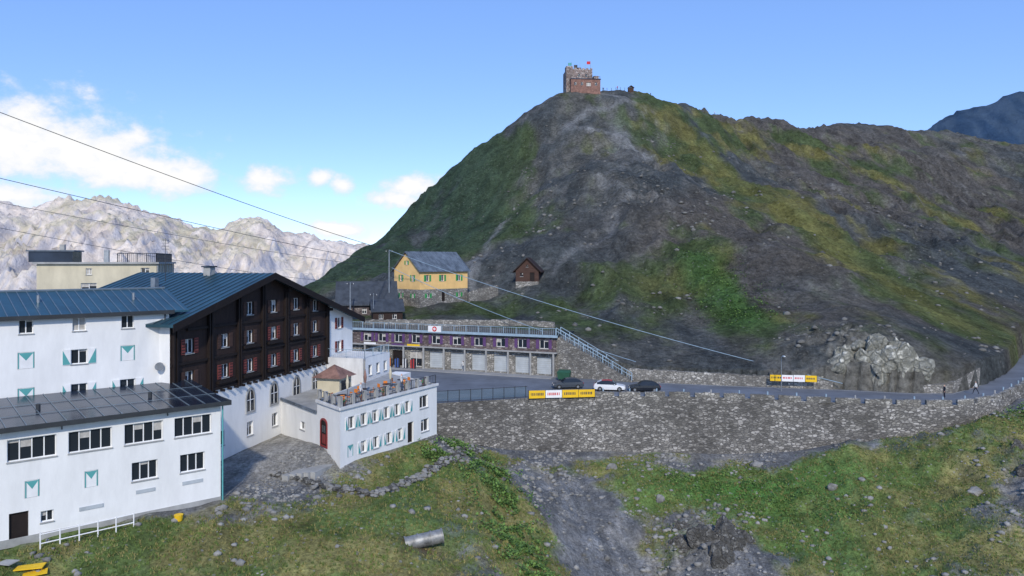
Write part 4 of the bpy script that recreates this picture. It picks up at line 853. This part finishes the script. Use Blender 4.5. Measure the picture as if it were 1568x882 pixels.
# ---------------------------------------------------------------- people
def person(x,y,z,ang,shirt,pants,pose='stand'):
    V=[];E=[];Rr=[]
    def ad(p,r,par=None):
        V.append(p);Rr.append(r)
        if par is not None: E.append((par,len(V)-1))
        return len(V)-1
    st=.0 if pose=='stand' else .22
    pel=ad((0,0,.95),.14); w=ad((0,0,1.12),.125,pel); ch=ad((0,0,1.34),.15,w); nk=ad((0,0,1.50),.06,ch); hd=ad((0,.015,1.60),.085,nk); ht=ad((0,.01,1.69),.085,hd)
    for s in (-1,1):
        hp=ad((s*.09,0,.88),.095,pel); kn=ad((s*.10,s*st+.02,.50),.065,hp); an=ad((s*.10,s*st*1.6-.03,.09),.045,kn); ad((s*.11,s*st*1.6+.13,.04),.04,an)
        sh=ad((s*.19,0,1.42),.06,ch); el=ad((s*.25,-s*st*.5-.02,1.14),.042,sh); ha=ad((s*.26,-s*st+.08,.90),.03,el); pm=ad((s*.26,-s*st+.10,.83),.032,ha)
        for k in range(4): ad((s*.26,-s*st+.07+.024*k,.74+.006*abs(k-1.5)),.009,pm)
        ad((s*.235,-s*st+.15,.80),.010,ha)
    me=bpy.data.meshes.new('p'); me.from_pydata(V,E,[]); o=bpy.data.objects.new('p',me); scene.collection.objects.link(o)
    o.modifiers.new('s','SKIN'); sk=me.skin_vertices[0].data
    for i,r in enumerate(Rr): sk[i].radius=(r,r*.8 if i<3 else r); sk[i].use_root=(i==0)
    o.modifiers.new('u','SUBSURF').levels=1
    dg=bpy.context.evaluated_depsgraph_get(); nm=bpy.data.meshes.new_from_object(o.evaluated_get(dg)); bpy.data.objects.remove(o)
    for m in (shirt,pants,'skin','hair','brown2'): nm.materials.append(M[m])
    for p in nm.polygons:
        c=p.center; i=0
        if c.z<.1: i=4
        elif c.z<.93 and abs(c.x)<.2: i=1
        elif c.z>1.5: i=3 if (c.z>1.68 or c.y<-.03) else 2
        elif c.z<.92: i=2
        p.material_index=i; p.use_smooth=True
    q=bpy.data.objects.new('person',nm); q.location=(x,y,z); q.rotation_euler=(0,0,ang); scene.collection.objects.link(q)
    return q
ppl=[(-20.9,128,'cl_blue','cl_dark',1),(-19.8,128.4,'cl_white','cl_jean',3),(-22.4,127.5,'cl_red','cl_dark',5),(-15.5,126.5,'cl_dark','cl_jean',2),(-14.7,126.7,'cl_orange','cl_dark',4),(-8,123,'cl_white','cl_jean',0.5),(57,99,'cl_dark','cl_dark',1.5),(62.5,101.2,'cl_white','cl_dark',.9)]
for i,(x,y,a,b_,r) in enumerate(ppl): person(x,y,float(rz(x)),r,a,b_,'walk' if i%2 else 'stand')
for (x,y,a,b_) in ((93,351,'cl_dark','cl_dark'),(95,352,'cl_white','cl_dark'),(44,313.5,'cl_red','cl_dark'),(38,312,'cl_dark','cl_dark'),(60,325,'cl_dark','cl_dark')):
    zz=float(zB(np.array([x]),np.array([y]))[0]); person(x,y,zz,.7,a,b_,'walk')
for s_,d_ in ((4.5,-1.4),(10.8,-1.3)): q=fa_.p(s_,d_,0); person(q[0],q[1],-13.28,s_,'cl_white','cl_jean')

# ---------------------------------------------------------------- culvert pipe, boards, misc
def gz(x,y): return float(zA(np.array([x]),np.array([y]))[0])
e=empty('metal_culvert_pipe'); mb=MB(); x,y=-7.8,55.2; z=gz(x+1,y)+.42; a=Vector((x,y-.3,z-.1)); b_=Vector((x+2.6,y+.5,z+.22)); d=(b_-a).normalized()
mb.cyl(a,b_,.5,.5,'pipe',24,False); mb.cyl(a+d*.01,b_-d*.01,.44,.44,'iron',24,False)
for t in (0,.35,.7,1): c=a.lerp(b_,t); mb.cyl(c-d*.05,c+d*.05,.56,.56,'pipe',24,False)
mb.obj('pipe',e,True)
e=empty('yellow_boards'); mb=MB()
for (x,y,w,r) in ((-30.3,45.6,1.6,.2),(-29.5,45.2,1.3,.5),(-31.5,45.8,1.1,-.3)):
    f_=F((x,y),(math.cos(r),math.sin(r)),(math.sin(r),-math.cos(r))); z=gz(x,y)+.12; mb.hexa([f_.p(0,0,z),f_.p(w,0,z+.05),f_.p(w,-.7,z+.1),f_.p(0,-.7,z),f_.p(0,0,z+.05),f_.p(w,0,z+.1),f_.p(w,-.7,z+.16),f_.p(0,-.7,z+.06)],'ybanner' if r>0 else 'conc')
mb.obj('boards',e)
e=empty('yellow_bucket'); mb=MB(); q=fl.p(3.6,1.6,0); z=gz(q[0],q[1]); mb.cyl((q[0],q[1],z),(q[0],q[1],z+.45),.25,.32,'ybanner',14); mb.obj('bucket',e)
e=empty('concrete_steps'); mb=MB()
for k in range(5):
    f_=F((-19.2+k*.55,66.4+k*.15),(.35,.94),(.94,-.35)); z=gz(f_.o.x,f_.o.y); fbox(mb,f_,-1.8,1.8,0,.6,z-.4,z+.18,'conc')
mb.obj('slabs',e)
def lump(mb,c,r,seed,m,sub=4,npl=26,cut=(.62,.98),nz=.35,nf=3):
    bm=bmesh.new(); bmesh.ops.create_icosphere(bm,subdivisions=sub,radius=1); rs=np.random.default_rng(seed)
    co=np.array([v.co for v in bm.verts]); pl_=rs.normal(size=(npl,3)); pl_/=np.linalg.norm(pl_,axis=1)[:,None]; dd=rs.uniform(*cut,npl)
    dt=co@pl_.T; sc=np.min(np.where(dt>.05,dd/np.maximum(dt,.05),9),axis=1); co=co*np.minimum(sc,1.25)[:,None]
    co+= (fbm(co[:,0]*nf+seed,co[:,1]*nf+co[:,2]*nf*.5,5,seed%7,True,.6)-.5)[:,None]*co*nz
    co=co*np.array(r)+np.array(c); b=len(mb.v); mb.v+=[tuple(p) for p in co]; k=mb.mi(m)
    for f in bm.faces: mb.f.append([b+v.index for v in f.verts]); mb.m.append(k)
    bm.free()
pl=[(-20.9,66),(-15.8,63.4),(-11.4,62.4),(-8.6,68),(-6.2,76),(-3.6,86)]; ps=resample(pl,230); mb=MB()
for i,a in enumerate(ps):
    for k in range(2):
        x,y=a[0]+random.gauss(0,.22),a[1]+random.gauss(0,.22); r=random.uniform(.14,.30); lump(mb,(x,y,gz(x,y)+k*.22),(r*1.3,r,r*.8),i*2+k,'rock' if random.random()<.3 else 'rockp',2)
mb.obj('dry_stone_path_edge')
mb=MB(); rr=random.Random(5)
for i in range(34):
    x=42.0+16*rr.random(); top=-18+7.0*math.exp(-((x-51.5)/6.0)**2)+.6; y=Yb(np.array(x))+.9+rr.random()*3.2; r=rr.uniform(1.1,2.3)
    z=min(top-r*.8,-16.9+(y-Yb(np.array(x)))*1.7); lump(mb,(x,float(y),float(z)),(r*rr.uniform(.8,1.2),r*.8,r*rr.uniform(.9,1.4)),i+3,'rockq',4,22,(.5,.95),.35,2.5)
mb.obj('pale_rock_outcrop')
mb=MB()
for i,(px,py,r) in enumerate(((19,74,(2.4,1.6,2.0)),(21.3,73,(1.8,1.5,2.3)),(16.9,75,(1.6,1.3,1.4)),(23,74.5,(1.3,1.2,1.4)),(20,71,(1.7,1.3,1.6)),(17.8,78,(1.5,1,1.2)),(56,83,(1.8,1.3,2)),(58.5,81,(1.6,1.4,2)),(54,79,(1.3,1.2,1.4)))): lump(mb,(px,py,gz(px,py)-.4),r,i+23,'rock',5,26,(.5,.95),.4,3)
mb.obj('rock_outcrop')
mb=MB()
for i,(px,py,r) in enumerate(((16.6,84,(.6,.5,.7)),(1.2,76,(.6,.5,.5)),(36,84,(.7,.6,.6)),(12,90,(.7,.5,.5)),(30,92,(.8,.6,.6)),(48,78,(1,.8,.7)))): lump(mb,(px,py,gz(px,py)),r,i+43,'rockp',3)
mb.obj('boulders')
def scatter_mesh(name,V,Fc,matl,cols_=None):
    me=bpy.data.meshes.new(name); n=len(Fc[0]); V=V.reshape(-1,3); Fc=Fc.astype(np.int32)
    me.vertices.add(len(V)); me.vertices.foreach_set('co',V.ravel()); me.loops.add(Fc.size); me.loops.foreach_set('vertex_index',Fc.ravel()); me.polygons.add(len(Fc))
    me.polygons.foreach_set('loop_start',np.arange(0,Fc.size,n,dtype=np.int32)); me.polygons.foreach_set('loop_total',np.full(len(Fc),n,dtype=np.int32)); me.update(); me.validate()
    for m in matl: me.materials.append(m)
    if cols_ is not None: me.polygons.foreach_set('material_index',cols_.astype(np.int32))
    o=bpy.data.objects.new(name,me); scene.collection.objects.link(o); return o
bm=bmesh.new(); bmesh.ops.create_icosphere(bm,subdivisions=1,radius=1); ico=np.array([v.co for v in bm.verts]); icf=np.array([[v.index for v in f.verts] for f in bm.faces]); bm.free()
def rocks(name,n,xr,yr,zf,smin,smax,filt,matl,pw_=4):
    x=rng.uniform(*xr,n); y=rng.uniform(*yr,n); k=filt(x,y); x,y=x[k],y[k]; n=len(x); z=zf(x,y)
    s=smin+(smax-smin)*rng.random(n)**pw_
    v=ico[None]*(1+rng.uniform(-.35,.25,(n,12,1)))*np.stack([s,s*rng.uniform(.6,1,n),s*rng.uniform(.4,.8,n)],1)[:,None]
    v=v+np.stack([x,y,z+s*.15],1)[:,None]; f=icf[None]+(np.arange(n)*12)[:,None,None]
    return scatter_mesh(name,v,f.reshape(-1,3),matl)
clear=lambda x,y:(y<Yw(x)-1.8)&~((x<-15.6)&(y>66.5))&((x>-22)|(y<57+(x+22.5)*.87))&~((x<-7)&(y>60)&((x+15.4)*.878-(y-67.3)*.478<.4)&(y<90))
rocks('scattered_rocks',30000,(-34,66),(42,97),zA,.05,.42,lambda x,y:clear(x,y)&(rng.random(len(x))<(1.0-np.clip(grassA(x,y)*1.05,0,.9))*(.2+1.3*(fbm(x/5,y/9,3,88)>.5))),[M['rockp']],5)
rocks('scattered_rocks',900,(-24,-15),(59,70),zA,.05,.25,lambda x,y:(x>-22)&((x+15.4)*.878-(y-67.3)*.478>-7),[M['rockp']],3)
rocks('hillside_rocks',16000,(-10,130),(105,280),zB,.1,.75,lambda x,y:(y>Yb(x)+1.5)&(rng.random(len(x))<(.10+.8*crags(x,y))*(.3+1.4*(fbm(x/9,y/16,3,89)>.5)))&~((np.abs(x+16)<12)&(np.abs(y-158)<12)),[M['rockh']],5)
# ---------------------------------------------------------------- grass & leafy plants
gm1=mat('grass_blade',(.13,.19,.045),.9,.4,.3); gm2=mat('dry_grass_blade',(.28,.25,.095),.9,.3,.3); gm3=mat('dock_leaf',(.16,.27,.06),.7,.35,1.0); gm4=mat('dark_leaf',(.07,.14,.03),.7,.35,1.0)
def tufts(name,n,xr,yr,zf,filt,h,w,matl,nb=4):
    x=rng.uniform(*xr,n); y=rng.uniform(*yr,n); k=filt(x,y); x,y=x[k],y[k]; n=len(x); z=zf(x,y)-.02
    x=np.repeat(x,nb)+rng.normal(0,w*.8,n*nb); y=np.repeat(y,nb)+rng.normal(0,w*.8,n*nb); z=np.repeat(z,nb); hh=h*rng.uniform(.5,1.3,n*nb); a=rng.uniform(0,6.28,n*nb); l=rng.normal(0,.4,(n*nb,2))
    p0=np.stack([x-np.cos(a)*w/2,y-np.sin(a)*w/2,z],1); p1=np.stack([x+np.cos(a)*w/2,y+np.sin(a)*w/2,z],1); p2=np.stack([x+l[:,0]*hh,y+l[:,1]*hh,z+hh],1)
    v=np.stack([p0,p1,p2],1); f=np.arange(n*nb*3).reshape(-1,3); return scatter_mesh(name,v,f,matl,np.repeat((rng.random(n)<.4).astype(int),nb))
tufts('grass',60000,(-38,68),(42,97),zA,lambda x,y:clear(x,y)&((grassA(x,y)+(fbm(x/6,y/6,5,61)-.5)*1.4)>.42),.2,.09,[gm1,gm2])
def leaves(name,n,cx,zf,h,size,matl):
    t=rng.random(n); pl_=np.array(cx); u=t*(len(pl_)-1); i=np.minimum(u.astype(int),len(pl_)-2); fr_=u-i
    c=pl_[i]*(1-fr_)[:,None]+pl_[i+1]*fr_[:,None]; x=c[:,0]+rng.normal(0,1,n)*c[:,2]; y=c[:,1]+rng.normal(0,1,n)*c[:,2]
    k=fbm(x/1.2,y/1.2,3,77)>.47; x,y=x[k],y[k]; n=len(x); z=zf(x,y)+rng.random(n)*h*fbm(x/.8,y/.8,2,78)*1.5
    a=rng.uniform(0,6.28,n); s=size*rng.uniform(.5,1.2,n); el=rng.uniform(.1,.9,n)
    d=np.stack([np.cos(a)*np.cos(el),np.sin(a)*np.cos(el),np.sin(el)],1)*s[:,None]; w=np.stack([-np.sin(a),np.cos(a),np.zeros(n)],1)*s[:,None]*.35
    p=np.stack([x,y,z],1); v=np.stack([p,p+d*.5+w,p+d,p+d*.5-w],1); return scatter_mesh(name,v,np.arange(n*4).reshape(-1,4),matl,(rng.random(n)<.4).astype(int))
leaves('dock_plants',13000,[(-4.5,84,.9),(-2.6,78,1.5),(-1.2,72,1.8),(0,65,1.5),(1.2,58,1.2),(1.8,52,.9)],zA,.5,.30,[gm3,gm4])
leaves('low_green_plants',9000,[(18,88,2),(26,88,2.4),(30,82,3.4),(34,78,3)],zA,.25,.22,[gm3,gm4])
leaves('low_green_plants',3000,[(-9,73.5,.6),(-6.5,79,.8),(-5,85,.7)],zA,.3,.24,[gm3,gm4])
leaves('low_green_plants',3000,[(60,91,2),(66,96,2)],zA,.3,.26,[gm3,gm4])
leaves('hillside_shrubs',8000,[(40,165,3),(41,145,4),(42,130,3)],zB,.4,.3,[gm4,gm3])
# ---------------------------------------------------------------- sun, sky, camera
T=Vector((.06,-.82,.54)).normalized(); el=math.asin(T.z)
sd=bpy.data.lights.new('sun','SUN'); sd.energy=3.1; sd.angle=math.radians(2); sd.color=(1,.93,.81); so=bpy.data.objects.new('sun',sd); scene.collection.objects.link(so); so.rotation_euler=T.to_track_quat('Z','Y').to_euler()
w=bpy.data.worlds.new('World'); scene.world=w; w.use_nodes=True; nt=w.node_tree; nt.nodes.clear(); L=nt.links.new
out=N(nt,'ShaderNodeOutputWorld'); b1=N(nt,'ShaderNodeBackground'); b2=N(nt,'ShaderNodeBackground'); mxs=N(nt,'ShaderNodeMixShader')
sk=N(nt,'ShaderNodeTexSky',sky_type='NISHITA'); sk.sun_disc=False; sk.sun_elevation=el; sk.sun_rotation=math.atan2(T.x,T.y); sk.altitude=2700; sk.air_density=1.0; sk.dust_density=1.0; sk.ozone_density=2.0
vm=N(nt,'ShaderNodeVectorMath',operation='MULTIPLY_ADD'); L(sk.outputs[0],vm.inputs[0]); vm.inputs[1].default_value=(.72,.72,.76); vm.inputs[2].default_value=(.55,1.25,3.1)
L(vm.outputs[0],b1.inputs[0]); b1.inputs[1].default_value=.15
tc=N(nt,'ShaderNodeTexCoord'); sx=N(nt,'ShaderNodeSeparateXYZ'); L(tc.outputs['Generated'],sx.inputs[0])
def mth(op,a,b_=None,c=None):
    n=N(nt,'ShaderNodeMath',operation=op)
    for i,q in enumerate((a,b_,c)):
        if q is None: continue
        if isinstance(q,(int,float)): n.inputs[i].default_value=q
        else: L(q,n.inputs[i])
    return n.outputs[0]
az=mth('ARCTAN2',sx.outputs[0],sx.outputs[1]); ele=mth('ARCSINE',sx.outputs[2])
env=None
for (a,e_,rx,ry) in ((-.581,.136,.13,.060),(-.522,.125,.12,.058),(-.457,.112,.10,.040),(-.417,.101,.055,.026),(-.314,.104,.05,.022),(-.252,.106,.02,.014),(-.221,.098,.025,.014),(-.154,.080,.05,.018),(-.125,.098,.06,.022),(-.230,.041,.04,.014),(-.589,.074,.11,.022),(-.735,.12,.2,.05)):
    u=mth('DIVIDE',mth('SUBTRACT',az,a),rx); v_=mth('DIVIDE',mth('SUBTRACT',ele,e_),ry)
    q=mth('SUBTRACT',1.0,mth('SQRT',mth('ADD',mth('MULTIPLY',u,u),mth('MULTIPLY',v_,v_)))); env=q if env is None else mth('MAXIMUM',env,q)
nz=N(nt,'ShaderNodeTexNoise'); nz.inputs['Scale'].default_value=19; nz.inputs['Detail'].default_value=9; nz.inputs['Roughness'].default_value=.6; mp=N(nt,'ShaderNodeMapping'); mp.inputs['Scale'].default_value=(1,1,1.5); L(tc.outputs['Generated'],mp.inputs[0]); L(mp.outputs[0],nz.inputs['Vector'])
den=mth('ADD',env,mth('MULTIPLY',mth('SUBTRACT',nz.outputs[0],.49),2.6))
mr=N(nt,'ShaderNodeMapRange',interpolation_type='SMOOTHSTEP'); mr.inputs[1].default_value=-.05; mr.inputs[2].default_value=.7; mr.inputs[4].default_value=.97; L(den,mr.inputs[0])
cr=N(nt,'ShaderNodeMixRGB'); cr.inputs[1].default_value=(.76,.83,.95,1); cr.inputs[2].default_value=(1.05,1.03,1.0,1)
m3=N(nt,'ShaderNodeMapRange'); m3.inputs[1].default_value=.2; m3.inputs[2].default_value=.9; L(den,m3.inputs[0]); L(m3.outputs[0],cr.inputs[0]); L(cr.outputs[0],b2.inputs[0]); b2.inputs[1].default_value=1.0
L(mr.outputs[0],mxs.inputs[0]); L(b1.outputs[0],mxs.inputs[1]); L(b2.outputs[0],mxs.inputs[2]); L(mxs.outputs[0],out.inputs[0])
cd=bpy.data.cameras.new('camera'); cam=bpy.data.objects.new('camera',cd); scene.collection.objects.link(cam); cam.location=(0,0,0); cam.rotation_euler=(math.radians(90),0,0)
cd.sensor_width=36; cd.lens=36*1150/1568; cd.shift_y=-41/1568; cd.clip_end=30000; cd.clip_start=.5; scene.camera=cam
